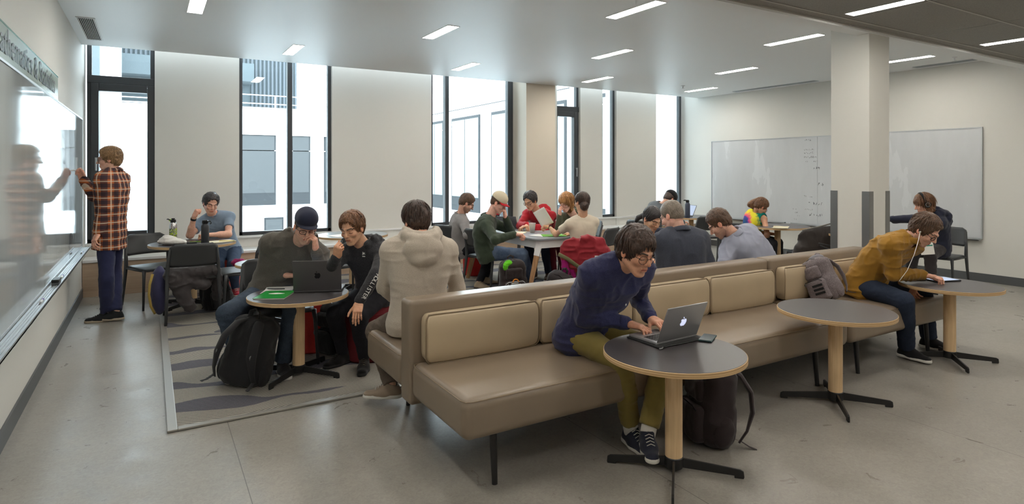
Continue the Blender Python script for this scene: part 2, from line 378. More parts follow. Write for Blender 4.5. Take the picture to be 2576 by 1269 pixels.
# handwriting on the boards: one scribble mesh per board
def scribble(rows, mk, mat, parent, seed, name='handwriting'):
    r = random.Random(seed); mb = MB()
    for (u0, v, n, hgt) in rows:
        u = u0
        for k in range(n):
            w = hgt*r.uniform(.4, .9)
            if r.random() < .15: u += w; continue
            pts = [(u+w*r.random(), v+hgt*r.uniform(-.5, .5)) for _ in range(r.randint(3, 5))]
            for (a, b), (c_, d) in zip(pts[:-1], pts[1:]):
                L = math.hypot(c_-a, d-b) or 1; nx, ny = -(d-b)/L*hgt*.045, (c_-a)/L*hgt*.045
                mb.add([mk(a+nx, b+ny), mk(c_+nx, d+ny), mk(c_-nx, d-ny), mk(a-nx, b-ny)], [(0, 1, 2, 3)])
            u += w*1.25
    return mb.build(name, mat, parent, smooth=0)
m_ink = plain('marker_ink', srgb(40, 42, 50), .6)
c6 = 7.95-1.0
mk = lambda u, v: (-.0195, (6.45-6.9)-u, v-.61)
scribble([(.03, 2.10, 4, .04), (.02, 1.93, 8, .03), (.02, 1.87, 6, .035), (.02, 1.80, 8, .045), (.02, 1.72, 3, .03), (.2, 1.72, 4, .035), (.2, 1.60, 4, .06), (.22, 1.32, 3, .07), (.02, 1.10, 7, .035), (.1, .98, 6, .06), (.02, .87, 6, .03), (.12, .78, 6, .06), (-.2, .86, 4, .03), (-.16, .80, 3, .03), (-.12, .74, 3, .03), (-.18, .68, 2, .03)], mk, m_ink, wf, 3)
mk = lambda u, v: (.0195, u-5.95, v-.66)
scribble([(7.1, 2.0-.12*k, 5, .05) for k in range(9)]+[(6.6+.1*k, .95-.06*k, 6, .05) for k in range(4)], mk, m_ink, wl, 5)
# lettering strip above the left board
s = thing('wall_sign', 'long glass strip sign with serif department lettering above the left whiteboard', 'sign', (XL, 5.3, 2.18))
MB().box(.0, .008, -1.9, 1.57, .01, .225).build('backing_strip', plain('frosted_acrylic', srgb(205, 222, 216), .15), s, smooth=0)
MB().box(.0, .01, -1.9, 1.57, .218, .228).build('green_edge', plain('green_edge', srgb(60, 150, 130), .2), s, smooth=0)
text('lettering', 'Mathematics & Statistics', plain('sign_ink', srgb(52, 54, 56), .4), .222, frame_mtx((.012, -1.13, .055), (0, 1, 0), (0, 0, 1)), s, sx=1.14, ext=.0004)
for k, (y, c_, l) in enumerate(((8.35, srgb(60, 60, 170), 'blue marker on the left pen tray near the window'), (5.4, srgb(90, 60, 150), 'purple marker lying alone on the near part of the left pen tray'), (6.55, srgb(70, 70, 160), 'blue marker beside the black eraser on the left pen tray'))):
    mk_ = thing('marker', l, 'marker pen', (XL+.068, y, .652), 0, 'markers on the left tray')
    MB().tube([(0, -.06, 0), (0, .03, 0)], .008, 8).build('barrel', m_white, mk_); MB().tube([(0, .03, 0), (0, .065, 0)], .0088, 8).build('cap', plain('cap%d' % k, c_, .4), mk_)
e = thing('board_eraser', 'black felt eraser on the left pen tray', 'eraser', (XL+.066, 6.2, .643)); MB().box(-.025, .025, -.07, .07, 0, .022).build('felt', m_gray, e, smooth=0); MB().box(-.026, .026, -.071, .071, .0225, .045).build('grip', m_black, e, bevel=.006)
e = thing('marker', 'black marker on the tray of the far whiteboard', 'marker pen', (XR-.066, 7.0, .603)); MB().tube([(0, -.06, 0), (0, .03, 0)], .008, 8).build('barrel', m_white, e); MB().tube([(0, .03, 0), (0, .065, 0)], .009, 8).build('cap', m_black, e)

# ------------------------------------------------------------------ outside: courtyard facades
struct('ground_outside', MB().box(-14, 16, 10.1, 34, -4.2, -4), plain('courtyard_paving', srgb(200, 202, 204), .9), smooth=0)
def facade_window(mb_f, mb_p, a, b, z0, z1, plane, nx):
    pass
bo = thing('building', 'white building across the courtyard with dark windows and roof railing', 'building', (4, 27, -4))
MB().box(-14-4, 11.1-4, 0, 5, 0, 8.08).build('wall', m_ext, bo, smooth=0)
MB().box(-14-4, 11.1-4, -.12, 0, 7.0, 7.12).box(-14-4, 11.1-4, -.05, 0, 6.35, 6.38).build('cornice', m_ext, bo, smooth=0)
def fwin(x0, x1, z0, z1, pan=True, drop=.5):
    x0 -= 4; x1 -= 4; z0 += 4; z1 += 4
    f = MB().box(x0, x1, -.04, .0, z0-drop, z1); f.build('window_surround', m_extd, bo, smooth=0)
    MB().box(x0+.06, (x0+x1)/2-.6 if x1-x0 > 1.4 else x1-.06, -.05, -.041, z0, z1-.08).build('window', m_extw, bo, smooth=0)
    if x1-x0 > 1.4: MB().box((x0+x1)/2-.52, x1-.06, -.05, -.041, z0, z1-.08).build('window', m_extw, bo, smooth=0)
for a, b_ in ((3.15-.3, 4.75-.3), (5.3-.25, 5.93-.1), (6.4, 7.3), (-.1, 1.35), (-3, -1.4), (8, 9.6)): fwin(a, b_, .62, 3.05)
for a, b_ in ((4.0, 4.75), (.3, 1.0), (7.6, 8.3)): fwin(a, b_, -1.15, -.4, drop=0)
r = MB()
for k in range(13): x = -14+k*2.05; r.tube([(x-4, .1, 8.105), (x-4, .1, 8.65)], .03, 6)
for z in (8.65, 8.3, 8.13): r.tube([(-18, .1, z), (7.2, .1, z)], .022, 6)
rl = thing('roof_railing', 'white roof railing on the edge of the building across the courtyard', 'railing', (4, 27, -4)); r.build('railing', m_white, rl)
ub = thing('building', 'ribbed grey penthouse block above the courtyard roof', 'building', (2.5, 29, 4.1))
g = MB().box(-6, 3.1, 0, 3, 0, 4.2); g.build('wall', m_extg, ub, smooth=0)
g = MB()
for k in range(56): x = -6+k*.165; g.box(x, x+.08, -.09, 0, (1.9 if x < 1.2 else 0), 4.2)
g.build('cladding_ribs', plain('ribbed_cladding', srgb(66, 72, 78), .7), ub, smooth=0)
MB().box(-6, 1.2, -1.4, -.1, 1.15, 1.9).build('canopy', m_extg, ub, smooth=0)
wg = thing('building', 'white courtyard wing on the right with tall green-tinted windows', 'building', (11.2, 18, -4))
MB().box(0, 3, -7.8, 9, 0, 8.75).build('wall', m_ext, wg, smooth=0)
MB().box(-.015, 0, -7.8, 9, 8.12, 8.15).build('parapet_joint', m_extd, wg, smooth=0)
for k, (a, b_) in enumerate(((25.1, 27), (21.6, 24.2), (18.0, 20.6), (15.7, 17.2), (12.2, 13.9))):
    a -= 18; b_ -= 18
    MB().box(-.06, -.0, a, b_, 3.85, 7.78).build('window_surround', m_extd, wg, smooth=0)
    MB().box(-.068, -.0, a+.07, (a+b_)/2-.03, 4.45, 7.66).box(-.068, -.0, (a+b_)/2+.03, b_-.07, 4.45, 7.66).build('window', m_extw2, wg, smooth=0)
lw_ = thing('building', 'stucco and white wing close outside the left window', 'building', (-1, 17, -4))
MB().box(-4, .0, 0, .3, 0, 12).build('stucco_wall', m_extg, lw_, smooth=0); MB().box(-4, .1, .3, 9.8, 0, 12).build('white_wall', m_ext, lw_, smooth=0)

# daylight portals in the window openings (they only guide sampling of the sky)
for x0, x1 in ((XL, .05), (1.09, 2.4), (4.05, 5.68), (6.55, 7.17), (7.72, 8.08), (9.17, XR)):
    ld = bpy.data.lights.new('window_portal', 'AREA'); ld.shape = 'RECTANGLE'; ld.size = x1-x0; ld.size_y = ZT-ZS
    lo = bpy.data.objects.new('window_portal', ld); COL.objects.link(lo); lo.location = ((x0+x1)/2, 9.9, (ZS+ZT)/2); lo.rotation_euler = (-PI/2, 0, 0); ld.cycles.is_portal = True
# ------------------------------------------------------------------ smooth solids: distance field -> surface mesh
def vnoise(P, sc, seed=0):
    """smooth value noise in -1..1"""
    Q = P*sc+seed*17.31; I = np.floor(Q).astype(np.int64); F = Q-I; F = F*F*(3-2*F)
    def h(i, j, k):
        n = (i*374761393+j*668265263+k*2147483647+seed*144665) & 0x7fffffff
        n = ((n ^ (n >> 13))*1274126177) & 0x7fffffff
        return ((n ^ (n >> 16)) & 0xffff)/32767.5-1
    r = 0
    for a in (0, 1):
        wa = F[..., 0] if a else 1-F[..., 0]
        for b in (0, 1):
            wb_ = F[..., 1] if b else 1-F[..., 1]
            for c in (0, 1):
                wc = F[..., 2] if c else 1-F[..., 2]
                r = r+wa*wb_*wc*h(I[..., 0]+a, I[..., 1]+b, I[..., 2]+c)
    return r
V3 = lambda *a: np.array(a[0] if len(a) == 1 else a, float)
def unit(v): v = V3(v); return v/(np.linalg.norm(v)+1e-12)
class Cap:                                   # tapered capsule
    def __init__(s, a, b, ra, rb=None): s.a, s.b, s.ra, s.rb = V3(a), V3(b), ra, rb if rb is not None else ra
    def bb(s): r = max(s.ra, s.rb); return np.minimum(s.a, s.b)-r, np.maximum(s.a, s.b)+r
    def d(s, P):
        ab = s.b-s.a; t = np.clip(((P-s.a)@ab)/max(ab@ab, 1e-12), 0, 1)
        return np.linalg.norm(P-s.a-t[..., None]*ab, axis=-1)-(s.ra+(s.rb-s.ra)*t)
class Fcap:                                  # capsule flattened along an axis n by factor f (<1: thinner)
    def __init__(s, a, b, ra, rb, n, f): s.a, s.b, s.ra, s.rb, s.n, s.f = V3(a), V3(b), ra, rb, unit(n), f
    def bb(s): r = max(s.ra, s.rb); return np.minimum(s.a, s.b)-r, np.maximum(s.a, s.b)+r
    def d(s, P):
        ab = s.b-s.a; t = np.clip(((P-s.a)@ab)/max(ab@ab, 1e-12), 0, 1)
        q = P-s.a-t[..., None]*ab; h = q@s.n; q = q+(h*(1/s.f-1))[..., None]*s.n
        return (np.linalg.norm(q, axis=-1)-(s.ra+(s.rb-s.ra)*t))*(.5+.5*s.f)
class Ell:
    def __init__(s, c, r, R=None): s.c, s.r, s.R = V3(c), V3(r), (np.eye(3) if R is None else np.array(R, float))
    def bb(s): m = s.r.max(); return s.c-m, s.c+m
    def d(s, P):
        q = (P-s.c)@s.R.T; k0 = np.linalg.norm(q/s.r, axis=-1); k1 = np.linalg.norm(q/(s.r*s.r), axis=-1)
        return k0*(k0-1)/np.maximum(k1, 1e-9)
class Box:                                   # rounded box, R rows = local axes
    def __init__(s, c, h, R=None, r=.01, taper=0): s.c, s.h, s.R, s.r, s.tp = V3(c), V3(h), (np.eye(3) if R is None else np.array(R, float)), r, taper
    def bb(s): m = np.linalg.norm(s.h); return s.c-m, s.c+m
    def d(s, P):
        q = (P-s.c)@s.R.T
        if s.tp: k = 1-s.tp*q[..., 2]/s.h[2]; q = np.stack([q[..., 0]/k, q[..., 1]/k, q[..., 2]], -1)
        q = np.abs(q)-(s.h-s.r)
        return np.linalg.norm(np.maximum(q, 0), axis=-1)+np.minimum(q.max(-1), 0)-s.r
class Half:                                  # solid half-space: everything on the +n side of p is OUTSIDE
    def __init__(s, p, n): s.p, s.n = V3(p), unit(n)
    def bb(s): return None
    def d(s, P): return (P-s.p)@s.n
class Field:
    def __init__(s): s.ops = []
    def u(s, prim, k=.02): s.ops.append(('u', prim, k)); return s
    def sub(s, prim, k=.005): s.ops.append(('s', prim, k)); return s
    def cut(s, p, n, k=.004, within=None): s.ops.append(('c', Half(p, n), k, within)); return s
    def mesh(s, h, disp=None, pad=.02, box=None):
        if box: lo, hi = V3(box[0]), V3(box[1])
        else:
            B = [o[1].bb() for o in s.ops if o[0] == 'u']; lo = np.min([b[0] for b in B], 0)-pad; hi = np.max([b[1] for b in B], 0)+pad
        n = np.ceil((hi-lo)/h).astype(int)+1
        ax = [lo[i]+h*np.arange(n[i]) for i in range(3)]
        D = np.full(n, .5, np.float32)
        def sl(bb, m):
            i0 = np.clip(np.floor((bb[0]-m-lo)/h).astype(int), 0, n-1); i1 = np.clip(np.ceil((bb[1]+m-lo)/h).astype(int)+1, 1, n)
            S = tuple(slice(i0[i], i1[i]) for i in range(3))
            g = np.stack(np.meshgrid(*[ax[i][S[i]] for i in range(3)], indexing='ij'), -1); return S, g
        for o in s.ops:
            k = o[2]
            if o[0] in 'us':
                S, g = sl(o[1].bb(), k+3*h)
                if 0 in g.shape: continue
                a = D[S]; b = o[1].d(g)
                if o[0] == 'u': hh = np.clip(.5+.5*(a-b)/k, 0, 1); D[S] = a*(1-hh)+b*hh-k*hh*(1-hh)
                else: b = -b; hh = np.clip(.5-.5*(a-b)/k, 0, 1); D[S] = a*(1-hh)+b*hh+k*hh*(1-hh)
            else:
                if o[3] is not None: S, g = sl(o[3], 0)
                else: S, g = sl((lo, hi), 0)
                if 0 in g.shape: continue
                D[S] = np.maximum(D[S], o[1].d(g))
        if disp is not None:
            m = np.abs(D) < .035; idx = np.argwhere(m)
            P = lo+idx*h; D[m] += disp(P).astype(np.float32)
        D[0], D[-1] = np.maximum(D[0], h), np.maximum(D[-1], h); D[:, 0] = np.maximum(D[:, 0], h); D[:, -1] = np.maximum(D[:, -1], h); D[:, :, 0] = np.maximum(D[:, :, 0], h); D[:, :, -1] = np.maximum(D[:, :, -1], h)
        return nets(D, lo, h)
def nets(D, lo, h):
    I = D < 0; c = np.zeros(tuple(x-1 for x in D.shape), np.uint8)
    cs = [(a, b, e) for a in (0, 1) for b in (0, 1) for e in (0, 1)]; N = c.shape
    for a, b, e in cs: c += I[a:a+N[0], b:b+N[1], e:e+N[2]]
    act = np.argwhere((c > 0) & (c < 8)); vid = np.full(N, -1, np.int64); vid[tuple(act.T)] = np.arange(len(act))
    pos = np.zeros((len(act), 3)); cnt = np.zeros(len(act))
    for p in cs:
        for axn in range(3):
            if p[axn]: continue
            q = list(p); q[axn] = 1
            d0 = D[act[:, 0]+p[0], act[:, 1]+p[1], act[:, 2]+p[2]]; d1 = D[act[:, 0]+q[0], act[:, 1]+q[1], act[:, 2]+q[2]]
            m = (d0 < 0) != (d1 < 0); t = np.where(m, d0/np.where(m, d0-d1, 1), 0)
            v = np.array(p, float)[None].repeat(len(act), 0); v[:, axn] = t; pos[m] += v[m]; cnt[m] += 1
    pos = lo+(act+pos/np.maximum(cnt, 1)[:, None])*h
    F = []
    for axn in range(3):
        S0 = [slice(1, -1)]*3; S0[axn] = slice(0, -1); S1 = list(S0); S1[axn] = slice(1, None)
        A, B = I[tuple(S0)], I[tuple(S1)]; e = np.argwhere(A != B)
        if not len(e): continue
        fl = A[tuple(e.T)]; off = np.ones(3, int); off[axn] = 0; e = e+off
        u, w = [(1, 2), (2, 0), (0, 1)][axn]; U = np.zeros(3, int); U[u] = 1; Wv = np.zeros(3, int); Wv[w] = 1
        q = [vid[tuple((e-x).T)] for x in (U+Wv, Wv, 0*U, U)]
        q = np.stack(q, 1); q[~fl] = q[~fl][:, ::-1]; F.append(q)
    return pos, np.concatenate(F) if F else np.zeros((0, 4), int)
def smoothv(V, F, it=1, f=.5):
    for _ in range(it):
        S = np.zeros_like(V); C = np.zeros(len(V))
        for a, b in ((0, 1), (1, 2), (2, 3), (3, 0)):
            for i, j in ((a, b), (b, a)): np.add.at(S, F[:, i], V[F[:, j]]); np.add.at(C, F[:, i], 1)
        V = V+(S/np.maximum(C, 1)[:, None]-V)*f
    return V
def mk_mesh(name, parts, mat, parent=None, org=None, cols=None):
    """parts: list of (V, F) -> one mesh object, V in world space, org = parent's position"""
    Vs, Fs, o = [], [], 0
    for V, F in parts: Vs.append(V); Fs.append(F+o); o += len(V)
    V = np.concatenate(Vs); F = np.concatenate(Fs)
    if org is not None: V = V-V3(org)
    me = bpy.data.meshes.new(name); nf = len(F)
    me.vertices.add(len(V)); me.vertices.foreach_set('co', V.astype(np.float32).ravel())
    me.loops.add(nf*4); me.loops.foreach_set('vertex_index', F.astype(np.int32).ravel())
    me.polygons.add(nf); me.polygons.foreach_set('loop_start', np.arange(0, nf*4, 4, dtype=np.int32))
    try: me.polygons.foreach_set('loop_total', np.full(nf, 4, np.int32))
    except Exception: pass
    me.update(calc_edges=True); me.polygons.foreach_set('use_smooth', np.ones(nf, bool))
    for m in (mat if isinstance(mat, (list, tuple)) else [mat]): me.materials.append(m)
    if cols is not None:
        ca = me.color_attributes.new('tint', 'FLOAT_COLOR', 'POINT'); ca.data.foreach_set('color', np.concatenate([cols, np.ones((len(cols), 1))], 1).astype(np.float32).ravel())
    ob = bpy.data.objects.new(name, me); COL.objects.link(ob)
    if parent is not None: ob.parent = parent
    return ob
def solid(name, F, h, mat, parent=None, org=None, disp=None, sm=1):
    V, Q = F.mesh(h, disp); V = smoothv(V, Q, sm); return mk_mesh(name, [(V, Q)], mat, parent, org)
def folds(amp=.004, sc=16, seed=0, stretch=(1, 1, 1), fine=.35):
    """cloth creases: clustered sharp ridges plus a little soft unevenness"""
    st = V3(stretch)
    def f(P):
        w = np.stack([vnoise(P, sc*.45, seed+5), vnoise(P, sc*.45, seed+6), vnoise(P, sc*.45, seed+7)], 1)*.035
        Q = (P+w)*st
        a = (1-np.abs(vnoise(Q*V3(.55, .55, 1.5), sc*1.15, seed)))**4; b = (1-np.abs(vnoise(Q@_rt*V3(1.5, .5, .8), sc*1.4, seed+1)))**4
        m = np.clip(.55+.9*vnoise(P, sc*.35, seed+3), 0, 1.2)
        return -amp*(a*m+.7*b*(1.2-m)-.35)+amp*fine*.5*vnoise(Q, sc*2.6, seed+2)
    return f
_rt = np.array([[.8, .36, .48], [-.6, .48, .64], [0, -.8, .6]])
def rotz(a): c, s = math.cos(a), math.sin(a); return np.array([[c, s, 0], [-s, c, 0], [0, 0, 1.]])   # rows = local axes

# ------------------------------------------------------------------ furniture
def chair(label, loc, rz, group='charcoal moulded chairs'):
    t = thing('dining_chair', label, 'chair', loc, rz, group)
    # seat
    P = []; 
    for i in range(13):
        u = i/12*2-1; row = []
        for j in range(11):
            v = j/10*2-1
            cr = .10; hw = .225 if abs(v) < .7 else .225-cr*.35*((abs(v)-.7)/.3)**2
            x = u*hw; y = v*.225; z = .452-.014*(1-u*u)*(1-v*v)+(.0 if v < .6 else -.022*((v-.6)/.4)**2); row.append((x, y, z))
        P.append(row)
    MB().grid(P).build('seat', m_plastic, t, solid=.014, smooth=180)
    P = []
    for i in range(15):
        u = i/14*2-1; row = []
        for j in range(9):
            v = j/8; z = .575+.235*v; r = .05; e = max(0, z-(.81-r)); e2 = max(0, (.575+.03)-z)
            hw = .236-.02*v-(r-math.sqrt(max(r*r-e*e, 0)))-(.03-math.sqrt(max(.0009-e2*e2, 0)))
            x = u*hw; y = -.235-.075*v-.045*(1-u*u)+.02; row.append((x, y, z))
        P.append(row)
    MB().grid(P).build('backrest', m_plastic, t, solid=.013, smooth=180)
    for s in (-1, 1):
        MB().tube([(s*.250, -.285, 0), (s*.237, -.240, .30), (s*.232, -.218, .47), (s*.229, -.232, .60), (s*.214, -.290, .76)], [.013, .017, .021, .018, .008], 8).build('leg', m_plastic, t, smooth=180)
        MB().tube([(s*.238, .235, 0), (s*.222, .212, .36), (s*.214, .198, .437)], [.012, .016, .020], 8).build('leg', m_plastic, t, smooth=180)
    f = MB()
    for s in (-1, 1): f.tube([(s*.230, -.215, .432), (s*.226, 0, .432), (s*.214, .19, .432)], .0125, 8)
    f.tube([(-.21, .195, .432), (.21, .195, .432)], .0125, 8).tube([(-.225, -.21, .440), (.225, -.21, .440)], .0145, 8); f.build('seat_frame', m_plastic, t, smooth=180)
    return t
_ch = {}
def put_chair(label, x, y, rz, group='charcoal moulded chairs'):
    z = .012 if (.13 < x < 7.2 and y > 4.24) else 0
    if 'c' not in _ch: _ch['c'] = chair(label, (x, y, z), rz, group); return _ch['c']
    return dup(_ch['c'], (x, y, z), rz, label, group)

def cafe_table(label, x, y, r=.365, h=.627, rb=math.radians(-46), rz0=0, topm=None, group='round pull-up tables'):
    z = .012 if (.13 < x < 7.2 and y > 4.24) else 0
    t = thing('cafe_table', label, 'table', (x, y, z), 0, group); h -= z
    MB().lathe([(0, h-.030), (r-.012, h-.030), (r, h-.027), (r, h-.003), (r-.001, h-.002), (r-.003, h-.0015)], n=96).build('tabletop_edge', m_ply, t, smooth=40)
    MB().lathe([(0, h-.01), (r-.003, h-.0025), (r-.004, h), (0, h)], n=96).build('tabletop', topm or m_top, t, smooth=40)
    MB().lathe([(.0445, .075), (.0445, h-.034), (.043, h-.031)], n=40).build('pole', m_ash, t)
    MB().lathe([(.046, .022), (.048, .03), (.048, .074), (.045, .078)], n=32).build('hub', m_black, t)
    MB().lathe([(.10, h-.038), (.10, h-.0305)], n=32).build('mounting_plate', m_black, t)
    for k in range(4):
        a = rb+k*PI/2; u = Vector((math.cos(a), math.sin(a), 0)); w = Vector((-math.sin(a), math.cos(a), 0))
        MB().prism([(.03, .022), (.30, .012), (.30, 0), (.345, 0), (.348, .01), (.345, .036), (.33, .044), (.03, .072)], .012, (w*-.006, u, (0, 0, 1), w)).build('base_leg', m_black, t, bevel=.002, smooth=0)
    return t
T1 = cafe_table('round pull-up table with the open silver laptop in front of the navy sweater', 2.335, 2.315)
T2 = cafe_table('empty round pull-up table standing before the sofa gap, nothing on it', 3.95, 2.425)
T3 = cafe_table('round pull-up table under the arms of the mustard jacket, with a tablet', 5.635, 2.475)
T4 = cafe_table('round table with green notebook and dark laptop on the striped carpet', .965, 4.86)
T5 = cafe_table('round table crowded with bottles and a white paper bag near the left window', .42, 8.0, r=.45, h=.73, group='round tables by the windows')
T6 = cafe_table('small pale round table edge behind the grey hoodie', 1.04, 6.60, r=.33, h=.64, topm=m_topl, group='round tables by the windows')
T7 = cafe_table('round window table with one white sheet behind the black hoodie', 2.25, 7.95, r=.45, h=.73, topm=m_topl, group='round tables by the windows')
T8 = cafe_table('round table holding a notebook in front of the far whiteboard', 8.05, 5.85, r=.45, h=.73, group='round tables by the windows')
T9 = cafe_table('round table with dark bottle and laptop beneath the far corner window', 8.35, 7.85, r=.45, h=.73, group='round tables by the windows')
T10 = cafe_table('round table mostly hidden behind the square column, at the outstretched arm', 7.95, 4.45, r=.45, h=.73, group='round tables by the windows')

def sofa(label, x0, x1, ncush, legs):
    t = thing('modular_sofa', label, 'sofa', ((x0+x1)/2, 3.38, 0), 0, 'back-to-back sofa units'); w = (x1-x0)/2
    def seat(y0, y1):
        s = MB().box(-w+.004, w-.004, y0, y1, .27, .475).build('seat', m_sofa, t, bevel=.05, seg=8, smooth=180)
        f = MB(); r = .055; zz = .462
        pts = [(-w+.008, y0+r, zz), (-w+.02, y0+.02, zz), (-w+r, y0+.008, zz), (w-r, y0+.008, zz), (w-.02, y0+.02, zz), (w-.008, y0+r, zz), (w-.008, y1-r, zz), (w-.02, y1-.02, zz), (w-r, y1-.008, zz), (-w+r, y1-.008, zz), (-w+.02, y1-.02, zz), (-w+.008, y1-r, zz)]
        f.tube(pts+pts[:1], .0028, 6); f.build('seam', m_pipe, s)
    seat(-.78, -.08); seat(.08, .76)
    MB().box(-w, w, -.08, .08, .22, .82).build('back_panel', m_sofa, t, bevel=.028, seg=6, smooth=180)
    cw = (2*w-.10)/ncush
    for k in range(ncush):
        cx = -w+.05+cw*(k+.5); hw = cw/2-.008
        P = []
        def cr(u, v, dy):     # rounded outline
            return (cx+u, dy, v)
        c = thing_part = None
        rows = []
        for i in range(17):
            u = i/16*2-1; row = []
            for j in range(13):
                v = j/12*2-1; e = max(abs(u)**6, abs(v)**6)
                x = cx+u*hw*(1-.06*abs(v)**8); z = .615+v*.138*(1-.02*abs(u)**8)
                y = -.205+.018*(u**4+v**4)*.9 - 0
                row.append((x, y, z))
            rows.append(row)
        front = MB().grid(rows); b = MB()
        n0 = len(front.v)
        ring = [(i, 0) for i in range(17)]+[(16, j) for j in range(1, 13)]+[(i, 12) for i in range(15, -1, -1)]+[(0, j) for j in range(11, 0, -1)]
        R0 = [rows[i][j] for i, j in ring]; R1 = [(x, -.15, z) for x, y, z in R0]; R2 = [(cx+(x-cx)*.985, -.085, .615+(z-.615)*.97) for x, y, z in R0]
        m = len(R0); o = len(front.v)
        front.add(R1, []); front.add(R2, []); idx = [i*13+j for i, j in ring]
        for q in range(m):
            p = (q+1) % m; front.f.append((idx[q], idx[p], o+p, o+q)); front.mi.append(0); front.f.append((o+q, o+p, o+m+p, o+m+q)); front.mi.append(0)
        front.f.append(tuple(o+m+q for q in range(m))); front.mi.append(0)
        co = front.build('back_cushion', m_cush, t, smooth=50, bevel=.012, seg=3)
        pp = MB().tube([(x+(x-cx)*.012, y+.004, z+(z-.615)*.015) for x, y, z in R0]+[R0[0]], .0045, 6).build('piping', m_pipe, co, smooth=180)
    for lx in legs:
        for ly in (-.70, .50):
            MB().tube([(lx-(x0+x1)/2, ly, 0), (lx-(x0+x1)/2, ly+(.02 if ly < 0 else -.02), .28)], [.0145, .021], 14).build('leg', m_black, t)
    return t
S1 = sofa('long taupe vinyl sofa unit at the left, four tan back cushions', 1.26, 4.42, 4, (1.47, 4.14))
S2 = sofa('shorter taupe sofa unit at the right where the mustard jacket sits', 4.44, 5.93, 2, (4.66, 5.72))

# long project table with pale apron and splayed wooden legs
t = thing('long_table', 'long white project table on splayed wooden legs, papers spread on it', 'table', (4.62, 7.25, .012))
def slab(x0, x1, y0, y1, z0, z1, r=.12):
    pts = []
    for cx, cy, a0 in ((x1-r, y1-r, 0), (x0+r, y1-r, 90), (x0+r, y0+r, 180), (x1-r, y0+r, 270)):
        for k in range(7): a = math.radians(a0+k*15); pts.append((cx+r*math.cos(a), cy+r*math.sin(a)))
    return MB().prism(pts, z1-z0, ((0, 0, z0), (1, 0, 0), (0, 1, 0), (0, 0, 1)))
slab(-.64, .30, -1.05, .75, .70, .722).build('tabletop', m_topl, t, bevel=.003); slab(-.60, .26, -1.01, .71, .60, .70, .10).build('apron', m_white, t)
for sx, sy in ((-1, -1), (1, -1), (-1, 1), (1, 1)):
    tx, ty = -.17+sx*.36, -.15+sy*.80; bx, by = -.17+sx*.55, -.15+sy*.82
    b_ = Vector((bx, by, 0)); tp = Vector((tx, ty, .70)); d = (tp-b_); k = .44
    leg = MB().tube([b_, b_+d*.86], [.032, .048], 4).build('leg', m_oak, t, smooth=0, bevel=.003)
    MB().tube([b_+d*.72, b_+d*.97], [.050, .056], 4).build('leg_bracket', m_white, leg, smooth=0, bevel=.002)

# chairs
put_chair('empty charcoal chair beside the standing person, back towards the left window', .06, 8.30, math.radians(-157))
put_chair('charcoal chair seen from behind with a black jacket and backpack hung under its back', .37, 7.33, math.radians(2))
put_chair('charcoal chair turned sideways with magenta cloth on its seat, behind the grey hoodie', .86, 7.42, math.radians(97))
put_chair('charcoal chair under the person in the grey hoodie and dark cap', .89, 5.25, math.radians(186))
put_chair('empty charcoal chair at the right of the window table behind the black hoodie', 2.50, 7.42, math.radians(70))
put_chair('charcoal chair just left of the wide-pier window table, behind the black hoodie', 1.98, 7.28, math.radians(15))
put_chair('charcoal chair under the person in the grey long-sleeved shirt', 3.68, 7.74, math.radians(-72))
put_chair('charcoal chair under the person in the dark green fleece and pale cap', 3.80, 7.02, math.radians(-72))
put_chair('charcoal chair under the person in the red hooded jacket', 5.35, 8.45, math.radians(150))
put_chair('charcoal chair under the person with the ginger fringe', 5.36, 7.22, math.radians(75))
put_chair('charcoal chair under the person with the dark ponytail', 4.76, 5.08, math.radians(160))
put_chair('charcoal chair under the bowed person in the black cap', 6.48, 6.92, math.radians(-80))
put_chair('charcoal chair draped with the big red jacket', 5.0, 6.42, math.radians(25))
put_chair('charcoal chair behind the grey-haired head, by the dark bottle', 7.95, 7.25, math.radians(-20))
put_chair('charcoal chair against which the tie-dye top leans', 7.42, 6.05, math.radians(-65))
put_chair('charcoal chair carrying the open black tote bag', 7.85, 5.22, math.radians(10))
put_chair('charcoal chair between the tote bag and the square column', 8.62, 5.38, math.radians(35))
put_chair('charcoal chair under the person with headphones by the right wall', 8.82, 4.0, math.radians(95))

def pouf(label, x, y, r, h, c, z=.012):
    t = thing('pouf', label, 'pouf', (x, y, z), 0, 'red fabric poufs'); m = plain('felt_'+label[:5], c, .95, var=.06, vs=120, bump=.3, bs=300)
    MB().lathe([(0, .0), (r*.9, 0), (r, .02), (r, h-.04), (r*.94, h-.008), (r*.7, h)], n=40).build('body', m, t, smooth=180)
    MB().lathe([(r+.001, h-.05), (r+.004, h-.045), (r+.001, h-.04)], n=40).build('seam', m, t); return t
pouf('tall red pouf standing behind the table pole, between grey and black hoodies', 1.22, 5.52, .20, .45, srgb(214, 70, 62))
pouf('coral pouf under the person in the light blue T-shirt', .80, 8.72, .20, .47, srgb(222, 96, 88))
pouf('red pouf glimpsed beneath the person in the grey long-sleeved shirt', 4.15, 8.15, .19, .44, srgb(205, 50, 48))
pouf('dark red pouf under the person in the black hoodie', 1.55, 5.02, .20, .43, srgb(110, 28, 36))
